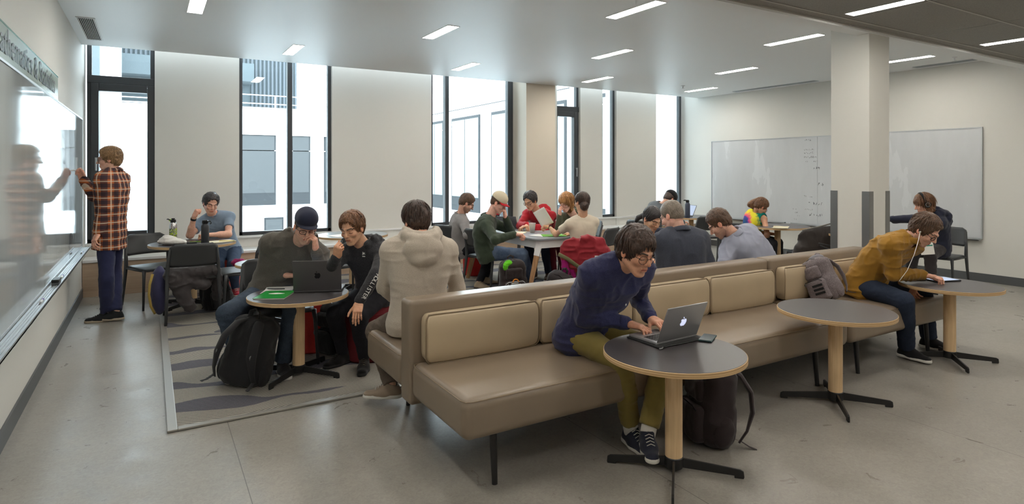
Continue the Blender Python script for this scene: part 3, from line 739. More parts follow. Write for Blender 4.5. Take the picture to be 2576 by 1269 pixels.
# ------------------------------------------------------------------ people
def reach(parent, px, py, length, near=True):
    """point on the sight line through (px,py) that lies one limb length from the parent joint"""
    o = Vector((0, 0, EYE)); r = (at(px, py, 1.0)-o); rn = r.normalized(); p = Vector(parent)-o
    m = rn.dot(p); q2 = length*length-(p.length_squared-m*m)
    if q2 <= 0:
        c = o+rn*m; return Vector(parent)+(c-Vector(parent)).normalized()*length
    s = math.sqrt(q2); return o+rn*((m-s) if near else (m+s))
def hdg(deg): a = math.radians(deg); return Vector((math.cos(a), math.sin(a), 0))
def basis(fwd, up=(0, 0, 1)):
    f = Vector(fwd).normalized(); r = f.cross(Vector(up)).normalized(); u = r.cross(f)
    return np.array([r, f, u])           # rows: right, forward, up
def head_basis(yaw, pitch, roll=0):
    f = hdg(yaw)*math.cos(math.radians(pitch))+Vector((0, 0, -math.sin(math.radians(pitch))))
    B = basis(f); r, u = V3(B[0]), V3(B[2]); c, s = math.cos(math.radians(roll)), math.sin(math.radians(roll))
    return np.array([r*c+u*s, B[1], u*c-r*s])

def skin_mat():
    t = NT('skin', .48, spec=.35); a = t.n('ShaderNodeAttribute'); a.attribute_name = 'tint'; v = t.coord()
    n = t.noise(v, 55, 4); n2 = t.noise(v, 420, 2)
    t.col(t.mix(1, a.outputs[0], t.ramp(n, [(.3, (.90, .86, .84, 1)), (.7, (1.06, 1.04, 1.03, 1))]), 'MULTIPLY'))
    t.b.inputs['Subsurface Weight'].default_value = .10; t.b.inputs['Subsurface Radius'].default_value = (.012, .004, .002); t.b.inputs['Subsurface Scale'].default_value = .6
    t.bump(n2, .1, .0008); return t.m
m_skin = skin_mat()
def hair_mat(name, c1, c2):
    t = NT(name, .42, spec=.45); v = t.coord(scale=(1, 1, 1)); n = t.noise(t.coord(scale=(1, 1, .35)), 230, 3, .6); n2 = t.noise(v, 26, 2)
    t.col(t.mix(.35, t.ramp(n, [(.35, c1), (.65, c2)]), t.ramp(n2, [(.35, c1), (.65, c2)]))); t.bump(n, .5, .003)
    return t.m
def cloth(name, c, rough=.9, weave=500, fuzz=.25, var=.07, heather=None):
    t = NT(name, rough, spec=.2); v = t.coord(); n = t.noise(v, weave, 2, .6); n2 = t.noise(v, 7, 3)
    base = t.ramp(n2, [(.3, mix2(c, 1-var)), (.7, mix2(c, 1+var))])
    if heather: base = t.mix(t.ramp(t.noise(t.coord(scale=(1, 1, 3)), 160, 4, .75), [(.42, (0, 0, 0, 1)), (.62, (1, 1, 1, 1))]), base, heather)
    t.col(base); t.bump(n, fuzz, .002); t.set('Sheen Weight', .15); t.set('Sheen Roughness', .5); return t.m
def denim(name, c, light=None):
    t = NT(name, .85, spec=.2); v = t.coord(); n = t.noise(v, 9, 4, .6); w = t.noise(t.coord(scale=(1, 1, .3)), 420, 2)
    c2 = light or mix2(c, 1.5); t.col(t.mix(.4, t.ramp(n, [(.35, c), (.7, c2)]), t.ramp(w, [(.4, mix2(c, .7)), (.6, c2)]))); t.bump(w, .3, .001); return t.m

# ---- hand -------------------------------------------------------------
FING = [(.027, .086, (.042, .026, .021), .0088), (.009, .090, (.046, .030, .022), .0090), (-.010, .087, (.042, .027, .021), .0085), (-.027, .079, (.033, .021, .018), .0075)]
POSE = {'relax': ((28, 30, 18), (32, 34, 20), (36, 38, 22), (40, 40, 24)), 'type': ((12, 48, 25), (22, 50, 28), (26, 52, 28), (22, 48, 26)),
        'fist': ((78, 92, 60), (82, 95, 60), (84, 96, 60), (86, 96, 60)), 'flat': ((4, 8, 6), (3, 8, 6), (5, 9, 6), (8, 12, 8)),
        'grip': ((48, 52, 30), (60, 62, 38), (66, 66, 40), (70, 70, 40)), 'cheek': ((38, 60, 30), (44, 62, 30), (50, 64, 32), (55, 66, 34)),
        'touch': ((10, 20, 12), (34, 46, 26), (46, 56, 30), (50, 60, 30)), 'drape': ((22, 24, 12), (20, 24, 12), (24, 26, 14), (30, 30, 16))}
def hand_field(pose, side, k=1.0):
    """local frame: wrist at origin, y to the fingertips, z out of the back of the hand; side=+1 thumb at +x"""
    F = Field(); S = side
    F.u(Box((0, .052*k, 0), (.036*k, .042*k, .0135*k), r=.0125*k), .006).u(Box((0, .025*k, 0), (.029*k, .030*k, .014*k), r=.013*k), .012)
    F.u(Fcap((0, -.010*k, 0), (0, .012*k, 0), .0265*k, .027*k, (0, 0, 1), .80), .015)
    F.u(Cap((S*.020*k, .022*k, -.006*k), (S*.030*k, .058*k, -.008*k), .0155*k, .012*k), .012)
    F.u(Cap((-S*.024*k, .022*k, -.005*k), (-S*.026*k, .060*k, -.003*k), .013*k, .011*k), .010)
    for (bx, by, ls, r), ang in zip(FING, POSE[pose]):
        p = V3(S*bx*k, by*k, -.001); a = 0; sp = S*bx*1.9*(1.3 if pose in ('flat', 'drape', 'type') else .6)
        F.u(Cap((S*bx*.75*k, by*.5*k, .002), p, r*.9*k, r*1.04*k), .005)
        for j, (l, da) in enumerate(zip(ls, ang)):
            a += math.radians(da); q = p+V3(math.sin(sp)*math.cos(a), math.cos(sp)*math.cos(a), -math.sin(a))*l*k
            F.u(Cap(p, q, r*(1-.07*j)*k, r*(.93-.08*j)*k), .0028)
            if j: F.u(Ell(p, (r*1.06*k,)*3), .002)
            p = q
    th = {'fist': (.1, .8, -.62), 'grip': (.25, .72, -.62), 'cheek': (.55, .72, -.4), 'type': (.60, .72, -.35)}.get(pose, (.62, .74, -.25))
    p = V3(S*.026*k, .028*k, -.008*k); d = unit((S*th[0]*1.15, th[1], th[2])); q = p+d*.040*k; F.u(Cap(p, q, .0145*k, .0115*k), .007)
    d2 = unit((S*th[0]*.75, th[1], th[2])); p2 = q+d2*.030*k; F.u(Cap(q, p2, .0112*k, .0098*k), .003); d3 = unit((S*th[0]*.35, th[1]*1.1, th[2])); F.u(Cap(p2, p2+d3*.022*k, .0098*k, .0078*k), .003)
    return F
_hc = {}
def hand_mesh(pose, side, h):
    key = (pose, side, h)
    if key not in _hc: V, Q = hand_field(pose, side).mesh(h, pad=.01); _hc[key] = (smoothv(V, Q, 1, .4), Q)
    return _hc[key]

# ---- head -------------------------------------------------------------
def head_field(sx=1, jaw=1, nose=1, female=False):
    F = Field()
    F.u(Ell((0, -.016, .045), (.0735*sx, .094, .084)), .01).u(Ell((0, -.045, .0), (.062*sx, .058, .065)), .02)
    F.u(Ell((0, .026, -.022), (.059*sx, .064, .080)), .02)
    for s in (-1, 1):
        F.u(Cap((s*.050*sx*jaw, -.004, -.048), (s*.019*jaw, .064, -.096), .019, .016), .022)
        F.u(Ell((s*.040*sx, .062, -.022), (.022, .022, .020)), .018)
        F.u(Cap((s*.012, .086, .026), (s*.042, .070, .024), .0100 if female else .012, .010), .012)
    F.u(Ell((0, .070, -.098), (.020*jaw, .018, .016)), .014)
    F.u(Ell((0, .070, -.060), (.030, .024, .028)), .014)
    for s in (-1, 1): F.sub(Ell((s*.0315, .0985, .004), (.0165, .016, .0125)), .012)
    for s in (-1, 1): F.u(Ell((s*.0315, .0745, .002), (.0135, .0125, .0115)), .003)
    F.u(Cap((0, .086, .016), (0, .108*(.5+.5*nose), -.020), .0075, .0115*nose), .008).u(Ell((0, .110, -.024), (.0095*nose, .0095, .0085)), .005)
    for s in (-1, 1): F.u(Ell((s*.0115*nose, .098, -.0275), (.0075, .0095, .0065)), .004); F.sub(Ell((s*.006, .1035, -.0345), (.0035, .005, .003)), .002)
    F.u(Fcap((-.0185, .0875, -.0575), (.0185, .0875, -.0575), .0058, .0058, (0, 1, 0), 1), .004).u(Cap((-.006, .0915, -.0555), (.006, .0915, -.0555), .0052, .0052), .004)
    F.u(Cap((-.0145, .0875, -.0670), (.0145, .0875, -.0670), .0068, .0068), .004)
    F.sub(Cap((-.023, .0955, -.0620), (.023, .0955, -.0620), .0018, .0018), .003)
    for s in (-1, 1):
        R = np.array([[1, 0, s*.15], [0, .96, .28], [-s*.15, -.28, .96]]); R = np.array([unit(x) for x in R])
        F.u(Ell((s*.0765*sx, -.010, -.004), (.0085, .0185, .031), R), .004).sub(Ell((s*.0855*sx, -.006, .000), (.0055, .0095, .018), R), .003).u(Ell((s*.074*sx, .001, -.006), (.006, .006, .010)), .003)
    return F
def paint_head(P, skin, brow, lip, stubble=0, look='down', eye=(.08, .05, .03), freckle=0):
    n = len(P); C = np.tile(V3(skin), (n, 1)); x, y, z = P.T; ax = np.abs(x)
    def blend(m, c, w=1): m = np.clip(m*w, 0, 1)[:, None]; C[:] = C*(1-m)+V3(c)*m
    g = lambda v, s: np.exp(-(v/s)**2)
    front = y > .05
    blend(g(ax-.040, .022)*g(z+.022, .020)*front, V3(skin)*V3(1.0, .80, .76), .5)
    blend(g(x, .012)*g(z+.026, .014)*(y > .09), V3(skin)*V3(1.0, .80, .76), .5)
    blend((np.abs(x) > .076)*1.0*(y < .02)*(y > -.04), V3(skin)*V3(1.05, .72, .66), .6)
    if freckle:
        f = vnoise(P, 170, 3); blend((f > .52)*front*(z < .05)*1.0, V3(skin)*V3(.86, .55, .5), freckle)
    if stubble:
        m = ((z < -.035)*(y > -.01)*(z > -.13))*1.0*(1-((ax < .022)*(z > -.070)*(z < -.052)))*(1-g(ax-.045, .02)*(z > -.05)); blend(m, V3(brow)*1.6, stubble)
    bz = .0265+.004*g(ax-.036, .014)-.004*(ax > .046); blend(g(z-bz, .0042)*(ax > .013)*(ax < .053)*front, brow, 1.35)
    m = g(z+.060-.003*(ax/.02)**2*0, .0075)*(ax < .024-.000)*(y > .084)*np.clip((.0245-ax)/.006, 0, 1); blend(m*np.clip(1.6*m, 0, 1), lip, 1.2)
    blend(g(z+.0622, .0016)*(ax < .022)*(y > .082), V3(lip)*.35, 1)
    dx = ax-.0315
    if look == 'down':
        blend(g(z-(-.0035-.004*(1-(dx/.015)**2)), .0019)*(np.abs(dx) < .0155)*(y > .07), (.03, .018, .014), 1.1)
        blend(g(z-.010, .0022)*(np.abs(dx) < .016)*(y > .07), V3(skin)*V3(.62, .5, .46), .6)
    else:
        e = (dx/.0138)**2+((z-.002)/.0062)**2; blend((e < 1)*front*1.0, (.62, .58, .55)); blend(((dx+.0)**2+(z-.0)**2 < .0052**2)*(e < 1)*front*1.0, eye)
        blend(g(z-(.0075-.006*(dx/.015)**2), .0020)*(np.abs(dx) < .0155)*(y > .07), (.03, .018, .014), 1.1)
    return C
HST = dict(
 short=dict(t=.013, face=((0, .108, -.016), (.102, .085, .108)), low=((0, 0, -.022), (0, .50, -1)), n=560, L=.036, w=.0055, lift=.14, fl=(0, 1, -.2)),
 messy=dict(t=.017, face=((0, .108, -.016), (.102, .085, .108)), low=((0, 0, -.026), (0, .50, -1)), n=700, L=.050, w=.0062, lift=.26, fl=(.3, .5, -.2)),
 fringe=dict(t=.019, face=((0, .116, -.030), (.104, .085, .106)), low=((0, 0, -.035), (0, .45, -1)), n=760, L=.062, w=.0056, lift=.07, fl=(.25, .9, -.6)),
 crop=dict(t=.006, face=((0, .108, -.016), (.100, .085, .110)), low=((0, 0, -.015), (0, .50, -1)), n=500, L=.014, w=.0040, lift=.2, fl=(0, .3, -.4)),
 quiff=dict(t=.015, face=((0, .110, -.012), (.102, .085, .108)), low=((0, 0, -.020), (0, .52, -1)), n=460, L=.050, w=.0062, lift=.38, fl=(.2, .7, .3)),
 tied=dict(t=.008, face=((0, .112, -.040), (.098, .085, .112)), low=((0, 0, -.030), (0, .50, -1)), n=420, L=.060, w=.0050, lift=.02, fl=(0, -1, -.2)),
 long=dict(t=.018, face=((0, .118, -.060), (.082, .085, .110)), low=((0, 0, -.120), (0, .10, -1)), n=620, L=.110, w=.0070, lift=.05, fl=(.1, .3, -1.2)))
def hair_parts(style, h, seed, sx=1):
    s = HST[style]; t = s['t']; F = Field()
    F.u(Ell((0, -.018, .046), (.0745*sx+t, .094+t, .084+t)), .01).u(Ell((0, -.046, .0), (.064*sx+t, .058+t, .066+t)), .02)
    if style == 'long':
        for q in (-1, 1): F.u(Fcap((q*.070, -.02, .02), (q*.068, -.005, -.115), .034, .026, (1, 0, 0), .6), .02)
        F.u(Ell((0, -.05, -.06), (.078, .048, .075)), .02)
    F.sub(Ell(*s['face']), .012).cut(*s['low'])
    if style != 'long':
        for q in (-1, 1): F.sub(Ell((q*.088*sx, -.004, -.014), (.024, .024, .030)), .006)
    F.sub(Ell((0, -.010, .035), (.066, .084, .072)), .01)
    am = min(t*.28, .005)
    V, Q = F.mesh(h, disp=lambda P: am*(vnoise(P*V3(1, 1, .4), 95, seed)+.6*vnoise(P*V3(1, .6, .4), 210, seed+2)))
    # locks over the cap, following the growth direction from the crown
    r = np.random.RandomState(seed); n = s['n']; i = r.randint(0, len(V), n*3); N = unit_rows(V-V3(0, -.02, .02)); P0 = V[i]; N0 = N[i]
    keep = (np.linalg.norm((P0-V3(0, -.018, .046))/V3(.07+t, .09+t, .08+t), axis=1) > .93); P0, N0 = P0[keep][:n], N0[keep][:n]; n = len(P0)
    away = P0-V3(.01, -.045, .135); away /= np.linalg.norm(away, axis=1)[:, None]+1e-9
    fl = V3(s['fl']); D = away*1.1+fl*np.clip(P0[:, 1:2]*9+.5, .1, 1)+r.normal(0, .20 if style in ('messy', 'quiff') else .09, (n, 3)); D[:, 2] -= .35*(P0[:, 2] < .05)
    D -= N0*np.sum(D*N0, 1)[:, None]*.9; D /= np.linalg.norm(D, axis=1)[:, None]+1e-9; D = D+N0*s['lift']*r.uniform(.2, 1.1, (n, 1)); D /= np.linalg.norm(D, axis=1)[:, None]
    L = s['L']*r.uniform(.6, 1.2, n)[:, None]*(1-(.80 if style not in ('long', 'fringe') else .52)*np.clip((P0[:, 1:2]-.02)*20, 0, 1)); B = np.cross(N0, D); B /= np.linalg.norm(B, axis=1)[:, None]+1e-9; M = 5; rows = []
    for j in range(M):
        q = j/(M-1); C = P0-N0*.004+D*L*q-N0*(L*.50*q*q)+V3(0, 0, -1)*L*.10*q*q
        w = s['w']*(1-q**2.2)*r.uniform(.7, 1.2, n)[:, None]*.8+.0003; rows.append((C-B*w, C+N0*w*.55, C+B*w, C-N0*w*.3))
    VV = np.stack([np.stack(rw, 1) for rw in rows], 1).reshape(-1, 3); Fq = []
    base = (np.arange(n)*M*4)[:, None]
    for j in range(M-1):
        for k in range(4): k2 = (k+1) % 4; Fq.append(np.concatenate([base+j*4+k, base+j*4+k2, base+(j+1)*4+k2, base+(j+1)*4+k], 1))
    return [(V, Q), (VV, np.concatenate(Fq))]
def unit_rows(A): return A/(np.linalg.norm(A, axis=1)[:, None]+1e-12)
_hcache = {}

t = NT('spectacle_lens'); tr = t.n('ShaderNodeBsdfTransparent'); gl = t.n('ShaderNodeBsdfGlossy'); gl.inputs['Roughness'].default_value = .03; mx = t.n('ShaderNodeMixShader'); mx.inputs[0].default_value = .07
t.l(tr.outputs[0], mx.inputs[1]); t.l(gl.outputs[0], mx.inputs[2]); t.l(mx.outputs[0], t.t.nodes['Material Output'].inputs[0]); m_lens = t.m
def glasses(parent, B, c, org, mat, style='round', tone=None):
    mb = MB(); X = lambda p: Vector(V3(c)+V3(p)@B-V3(org))
    rw, rh = (.0245, .0230) if style == 'round' else (.024, .0155)
    for s in (-1, 1):
        pts = []
        for k in range(25):
            a = 2*PI*k/24; e = 2.0 if style == 'round' else 3.2; ca, sa = math.cos(a), math.sin(a)
            pts.append(X((s*.034+rw*math.copysign(abs(ca)**(2/e), ca), .101-.010*abs((s*.033+rw*ca)/.055)**2*1.2, -.002+rh*math.copysign(abs(sa)**(2/e), sa))))
        mb.tube(pts, .0015 if style != 'thick' else .0022, 6, caps=False)
        mb.tube([X((s*.054, .092, .004)), X((s*.066, .075, .005)), X((s*.080, .010, .010)), X((s*.081, -.012, -.002))], .0016, 6)
    mb.tube([X((-.012, .101, .003)), X((0, .104, .006)), X((.012, .101, .003))], .0015, 6)
    g = mb.build('glasses', mat, parent, smooth=180)
    ln = MB()
    for s in (-1, 1):
        ln.add([X((s*.033+rw*.96*math.cos(2*PI*k/20), .0985, -.002+rh*.96*math.sin(2*PI*k/20))) for k in range(20)], [tuple(range(20))])
    ln.build('lens', m_lens, g, smooth=0); return g

def cap_hat(parent, B, c, org, mat, bmat=None, brimdir=0, flat=False):
    c = V3(c)+V3(0, 0, .020 if flat else .012)@B; F = Field(); F.u(Ell((0, -.014, .050), (.088, .108, .096)), .01).cut((0, 0, .030), (0, -.12, -1)).sub(Ell((0, -.014, .045), (.080, .100, .086)), .004)
    if flat: F = Field().u(Ell((0, -.012, .056), (.090, .108, .092)), .01).u(Ell((0, .05, .075), (.070, .050, .055)), .03).cut((0, 0, .030), (0, -.12, -1)).sub(Ell((0, -.014, .045), (.080, .100, .086)), .004)
    V, Q = F.mesh(.004); V = smoothv(V, Q, 1); h = mk_mesh('cap', [(V3(c)+V@B, Q)], mat, parent, org)
    mb = MB(); rows = []
    for i in range(13):
        a = math.radians(-72+12*i); row = []
        for j in range(5):
            q = j/4; r0x, r0y = .080, .096; L = .070*math.cos(a*.92)**.6
            x = math.sin(a)*(r0x+.004*q); y = -.014+math.cos(a)*r0y+q*L; z = .034+.0*q-.010*q-(.010 if not flat else .003)*(abs(x)/.08)**2*(1+q)
            row.append(tuple(V3(c)+V3(x, y, z)@B-V3(org)))
        rows.append(row)
    mb.grid(rows).build('cap_brim', bmat or mat, h, solid=.004, smooth=180)
    X = lambda p: Vector(V3(c)+V3(p)@B-V3(org)); MB().tube([X((0, -.014, .144)), X((0, -.014, .150))], .006, 8).build('cap_button', mat, h); return h

def shoe(parent, org, ankle, fwd, mat, solem, pitch=0, roll=0, k=1.0, stripes=None, high=False, lace=None):
    """ankle: joint 0.085 above the sole"""
    f = Vector(fwd); f.z = 0; f.normalize(); f = (f*math.cos(math.radians(pitch))+Vector((0, 0, math.sin(math.radians(pitch)))))
    B = basis(f); c, s = math.cos(math.radians(roll)), math.sin(math.radians(roll)); B = np.array([B[0]*c+B[2]*s, B[1], B[2]*c-B[0]*s])
    a = V3(ankle); tr = lambda V: a+(V*k)@B
    F = Field(); F.u(Fcap((0, -.030, -.052), (0, .055, -.058), .040, .042, (0, 0, 1), .9), .02).u(Fcap((0, .055, -.058), (.004, .150, -.063), .042, .036, (0, 0, 1), .74), .03)
    F.u(Cap((0, -.018, -.02), (0, .005, .012 if not high else .055), .038, .037 if not high else .042), .02).u(Cap((0, .015, -.015), (0, .085, -.050), .032, .028), .025)
    F.cut((0, 0, -.082), (0, 0, -1)).cut((0, 0, .012 if not high else .05), (0, -.3, 1)).sub(Cap((0, -.01, .0), (0, -.006, .09), .028, .032), .004)
    V, Q = F.mesh(.005); V = smoothv(V, Q, 1); o = mk_mesh('shoe', [(tr(V), Q)], mat, parent, org)
    F = Field(); F.u(Fcap((0, -.034, -.075), (0, .06, -.075), .043, .044, (0, 0, 1), 1), .02).u(Fcap((0, .06, -.075), (.004, .152, -.075), .046, .038, (0, 0, 1), 1), .02).cut((0, 0, -.085), (0, 0, -1)).cut((0, 0, -.060), (0, 0, 1))
    V, Q = F.mesh(.005); V = smoothv(V, Q, 1); mk_mesh('sole', [(tr(V), Q)], solem, o, org)
    if lace or stripes:
        mb = MB()
        if lace:
            for j in range(5):
                y = .032+.017*j; z = .026-.60*(y-.03); mb.tube([tuple(tr(V3(x, y, z-abs(x)*.45))-V3(org)) for x in (-.022, 0, .022)], .0022, 5)
            mb.build('laces', lace, o)
        if stripes:
            mb = MB()
            for s_ in (-1, 1):
                for j in range(3):
                    y = .02+.022*j; P = [(s_*.0405, y, -.058), (s_*.0405, y+.010, -.058), (s_*.031, y-.004, -.022), (s_*.031, y-.014, -.022)]
                    mb.add([tuple(tr(V3(q))-V3(org)) for q in P], [(0, 1, 2, 3)])
            mb.build('side_stripes', stripes, o, smooth=0, solid=.003)
    return o

def person(label, P):
    """P: dict of the pose and clothes; joints are real points in metres"""
    s = P.get('s', 1.0); g = P.get('girth', 1.0); h = P.get('h', .009); fine = P.get('fine', .0042); seed = P.get('seed', 1); sk = V3(P['skin'][:3])
    hip = Vector(P['hip']); hb = basis(hdg(P['hd'])); R_hip = Vector(hb[0])
    neck = Vector(P['neck']); up = (neck-hip).normalized(); sh = hdg(P.get('shd', P['hd'])); R_sh = sh.cross(Vector((0, 0, 1))).normalized()
    R_sh = (R_sh+Vector((0, 0, P.get('shroll', 0)))); R_sh = (R_sh-up*R_sh.dot(up)*.8).normalized()
    gz = P.get('gz', .0); root = thing('person', label, 'person', (hip.x, hip.y, gz)); org = (hip.x, hip.y, gz)
    lean = P.get('curve', .06); back = -Vector(sh.normalized())
    mid = (hip+neck)/2+back*lean*s
    def spine(t): return hip*(1-t)**2+mid*2*t*(1-t)+neck*t*t
    def right(t): return (R_hip*(1-t)+R_sh*t).normalized()
    SH = {q: neck+R_sh*(q*.168*s*P.get('shw', 1))-up*.050*s+Vector(P.get('sh'+('R' if q > 0 else 'L'), (0, 0, 0))) for q in (-1, 1)}
    HJ = {q: hip+R_hip*(q*.088*s) for q in (-1, 1)}
    arm = {}
    for q, nm in ((1, 'R'), (-1, 'L')):
        e = P['el'+nm]; e = reach(SH[q], e[0], e[1], .290*s, e[2]) if len(e) == 3 and isinstance(e[2], bool) else Vector(e)
        w = P['wr'+nm]; w = reach(e, w[0], w[1], .255*s, w[2]) if len(w) == 3 and isinstance(w[2], bool) else Vector(w)
        arm[q] = (SH[q], e, w)
    leg = {}
    for q, nm in ((1, 'R'), (-1, 'L')):
        k = P['kn'+nm]; k = reach(HJ[q], k[0], k[1], .430*s, k[2]) if isinstance(k[2], bool) else Vector(k)
        a = P['an'+nm]; a = reach(k, a[0], a[1], .415*s, a[2]) if isinstance(a[2], bool) else Vector(a)
        if a.z < gz+.085: a.z = gz+.085
        leg[q] = (HJ[q], k, a)
    def torso(F, infl, lo=0):
        lv = [(0, .166, .100), (.18, .154, .094), (.38, .148, .092), (.58, .160, .100), (.76, .176, .102), (.90, .160, .076)]
        if lo: lv = [(-lo, .168, .100)]+lv
        for t, w, r in lv:
            c = spine(max(t, 0)) if t >= 0 else hip+(hip-spine(.1)).normalized()*(-t)*.5*s; rr = right(max(t, 0)); w *= s*g; r = r*s*g*(1.0)
            if P.get('female') and .3 < t < .5: w *= .9
            F.u(Cap(c-rr*(w-r), c+rr*(w-r), r+infl, r+infl), .035)
        if P.get('belly'): F.u(Ell(spine(.25)+Vector(hb[1])*.05, (.15*s, .12*s, .13*s)), .05)
        for q in (-1, 1): F.u(Cap(neck+up*.030*s, SH[q], .045*s+infl, .058*s+infl), .04)
    # ---------- body: one continuous surface under the clothes
    hc = V3(P['head']); HB = head_basis(P['yaw'], P.get('pitch', 20), P.get('roll', 0)); hk = P.get('hk', 1.0)
    F = Field(); torso(F, -.012)
    F.u(Cap(neck-up*.02, Vector(hc)+Vector(V3(0, -.022, -.055)@HB)*hk, .060*s*g**.5, .054*s), .03)
    bare = P.get('sleeve', 'long')
    for q in (-1, 1):
        S0, E0, W0 = arm[q]; am = P.get('arm', 1.0)
        F.u(Cap(S0, E0, .046*s*am, .039*s*am), .03).u(Cap(E0, W0, .040*s*am, .026*s*am), .02).u(Cap(E0, E0.lerp(W0, .4), .038*s*am, .040*s*am), .02)
        H0, K0, A0 = leg[q]; F.u(Cap(H0, K0, .078*s*g, .050*s), .04).u(Cap(K0, A0, .050*s, .034*s), .02).u(Cap(K0.lerp(A0, .15), K0.lerp(A0, .5), .052*s, .048*s), .03)
        fd = Vector(P.get('ft'+('R' if q > 0 else 'L'), hb[1])); F.u(Cap(A0-Vector((0, 0, .04)), A0+fd*.12-Vector((0, 0, .055)), .030, .022), .02)
    bh = .006 if bare != 'long' else max(h, .010)
    V, Q = F.mesh(bh); V = smoothv(V, Q, 1)
    parts = [(V, Q)]; cols = [np.tile(sk, (len(V), 1))]
    # head and neck, fine
    kind = P.get('face', {}); F = head_field(**kind); inv = lambda p: (V3(p)-hc)@HB.T/hk
    nb = inv(neck-up*.03); F.u(Cap((0, -.022, -.045), nb*.55+V3(0, -.022, -.045)*.45, .053, .053), .022).u(Cap(nb*.5+V3(0, -.022, -.045)*.5, nb, .053, .062), .02)
    key = ('h', fine, tuple(np.round(nb, 2)), str(kind))
    V, Q = F.mesh(fine, pad=.008); V = smoothv(V, Q, 1, .35)
    C = paint_head(V, sk, P.get('brow', (.03, .02, .015)), P.get('lip', tuple(sk*V3(.88, .50, .48))), P.get('stubble', 0), P.get('look', 'down'), freckle=P.get('freckle', 0))
    parts.append((hc+(V*hk)@HB, Q)); cols.append(C)
    # hands
    for q, nm in ((1, 'R'), (-1, 'L')):
        hd_ = P.get('hand'+nm)
        if hd_ is None: continue
        pose, dr, bk = hd_[:3]; W0 = arm[q][2]; dr = Vector(dr).normalized(); bk = Vector(bk); bk = (bk-dr*bk.dot(dr)).normalized(); rx = dr.cross(bk)
        V, Q = hand_mesh(pose, -q if True else q, .0028 if fine < .0042 else .0036); B = np.array([rx, dr, bk]); kk = s*P.get('hs', .97)
        parts.append((V3(W0)+(V*kk)@B, Q)); cols.append(np.tile(sk*V3(1.0, .93, .90), (len(V), 1)))
    mk_mesh('body', parts, m_skin, root, org, np.concatenate(cols))
    # ---------- top
    inf = P.get('infl', .012); F = Field(); torso(F, inf, P.get('hem', .10)); slv = P.get('slv', 1.0)
    for q in (-1, 1):
        S0, E0, W0 = arm[q]
        if bare == 'long':
            u = .93-P.get('cuff', 0); cuff = E0.lerp(W0, u)
            F.u(Cap(S0, E0, (.054+inf*.5)*s*slv, (.047+inf*.4)*s*slv), .035).u(Cap(E0, cuff, (.047+inf*.4)*s*slv, (.036+inf*.3)*s*slv), .02)
        elif bare == 'short':
            e = S0.lerp(E0, .62); F.u(Cap(S0, e, .056*s, .060*s), .03)
    dn = (hip-spine(.15)).normalized(); F.cut(hip+dn*(.055+P.get('hem', .10)*.35)*s, dn, within=(V3(hip)-.30, V3(hip)+.30)) if True else None
    F.cut(neck+up*.075*s, up, within=(V3(neck)-.17, V3(neck)+.17))
    if bare == 'none':
        for q in (-1, 1): F.sub(Ell(SH[q]+R_sh*q*.03, (.075, .075, .075)), .01)
    if bare == 'short':
        for q in (-1, 1): e = SH[q].lerp(arm[q][1], .60); d = (arm[q][1]-SH[q]).normalized(); F.cut(e, d, within=(V3(e)-.085+V3(d)*.06, V3(e)+.085+V3(d)*.06))
    # neck opening
    F.sub(Cap(neck+up*.03+Vector(hb[1])*.0, Vector(hc)+Vector(V3(0, -.02, -.05)@HB), .062*s*P.get('nk', 1), .062), .008)
    if P.get('hood'):
        bkv = -Vector(sh.normalized()); c0 = neck+up*.045+bkv*.02
        if P['hood'] == 'down':
            HR = np.array([R_sh, bkv, up])
            ring = [c0+R_sh*.070*s-bkv*.060-up*.015, c0+R_sh*.104*s-bkv*.010+up*.018, c0+R_sh*.104*s+bkv*.050+up*.020, c0+R_sh*.070*s+bkv*.105+up*.005, c0+bkv*.128-up*.008]
            ring = ring+[p-R_sh*2*R_sh.dot(p-c0) for p in ring[-2::-1]]
            for a, b in zip(ring[:-1], ring[1:]): F.u(Cap(a, b, .034, .034), .014)
            F.u(Ell(c0+bkv*.118-up*.065, (.130*s, .062, .085), HR), .014)
            F.u(Ell(c0+bkv*.128-up*.125, (.100*s, .052, .060), HR), .014)
            for a, b in zip(ring[1:-2], ring[2:-1]): F.u(Cap(a+up*.034-bkv*.016, b+up*.034-bkv*.016, .019, .019), .006)
            F.sub(Cap(neck+up*.03, Vector(hc)+Vector(V3(0, -.02, -.05)@HB), .060*s, .062), .008)
    dsp = folds(P.get('fold', .005), P.get('fsc', 15), seed)
    top = solid(P.get('top', 'sweater'), F, h*.8 if fine < .0042 else h, P['topm'], root, org, dsp, 1)
    # collar / cuffs
    if P.get('collar'):
        mb = MB(); fw = -back; pts = []
        cr = .070*s*P.get('nk', 1); 
        for k in range(21):
            a = 2*PI*k/20; pts.append(neck+up*(.036-.030*math.cos(a)*1.0)*s*P.get('cdrop', 1)+(fw*math.cos(a)*(cr+.006)+R_sh*math.sin(a)*cr)-V0(org))
        mb.tube(pts, .009 if P['collar'] == 'rib' else .014, 8, flat=(1, 1) if P['collar'] == 'rib' else (.6, 1.9), caps=False).build('collar', P.get('collarm', P['topm']), top, smooth=180)
    if bare == 'long' and not P.get('nocuff'):
        for q in (-1, 1):
            S0, E0, W0 = arm[q]; a = E0.lerp(W0, .80-P.get('cuff', 0)); b = E0.lerp(W0, .96-P.get('cuff', 0)); r_ = (.036+inf*.25)*s*slv
            MB().tube([a-V0(org), a.lerp(b, .2)-V0(org), a.lerp(b, .9)-V0(org), b-V0(org)], [r_*.93, r_*1.03, r_*.97, r_*.85], 20, caps=False).build('cuff', P.get('cuffm', P['topm']), top, smooth=180, solid=.004)
    # ---------- trousers
    F = Field()
    c = hip; F.u(Cap(c-R_hip*.064*s*g, c+R_hip*.064*s*g, .104*s*g, .104*s*g), .03)
    lw = P.get('legw', 1.0); tp = P.get('taper', .049)
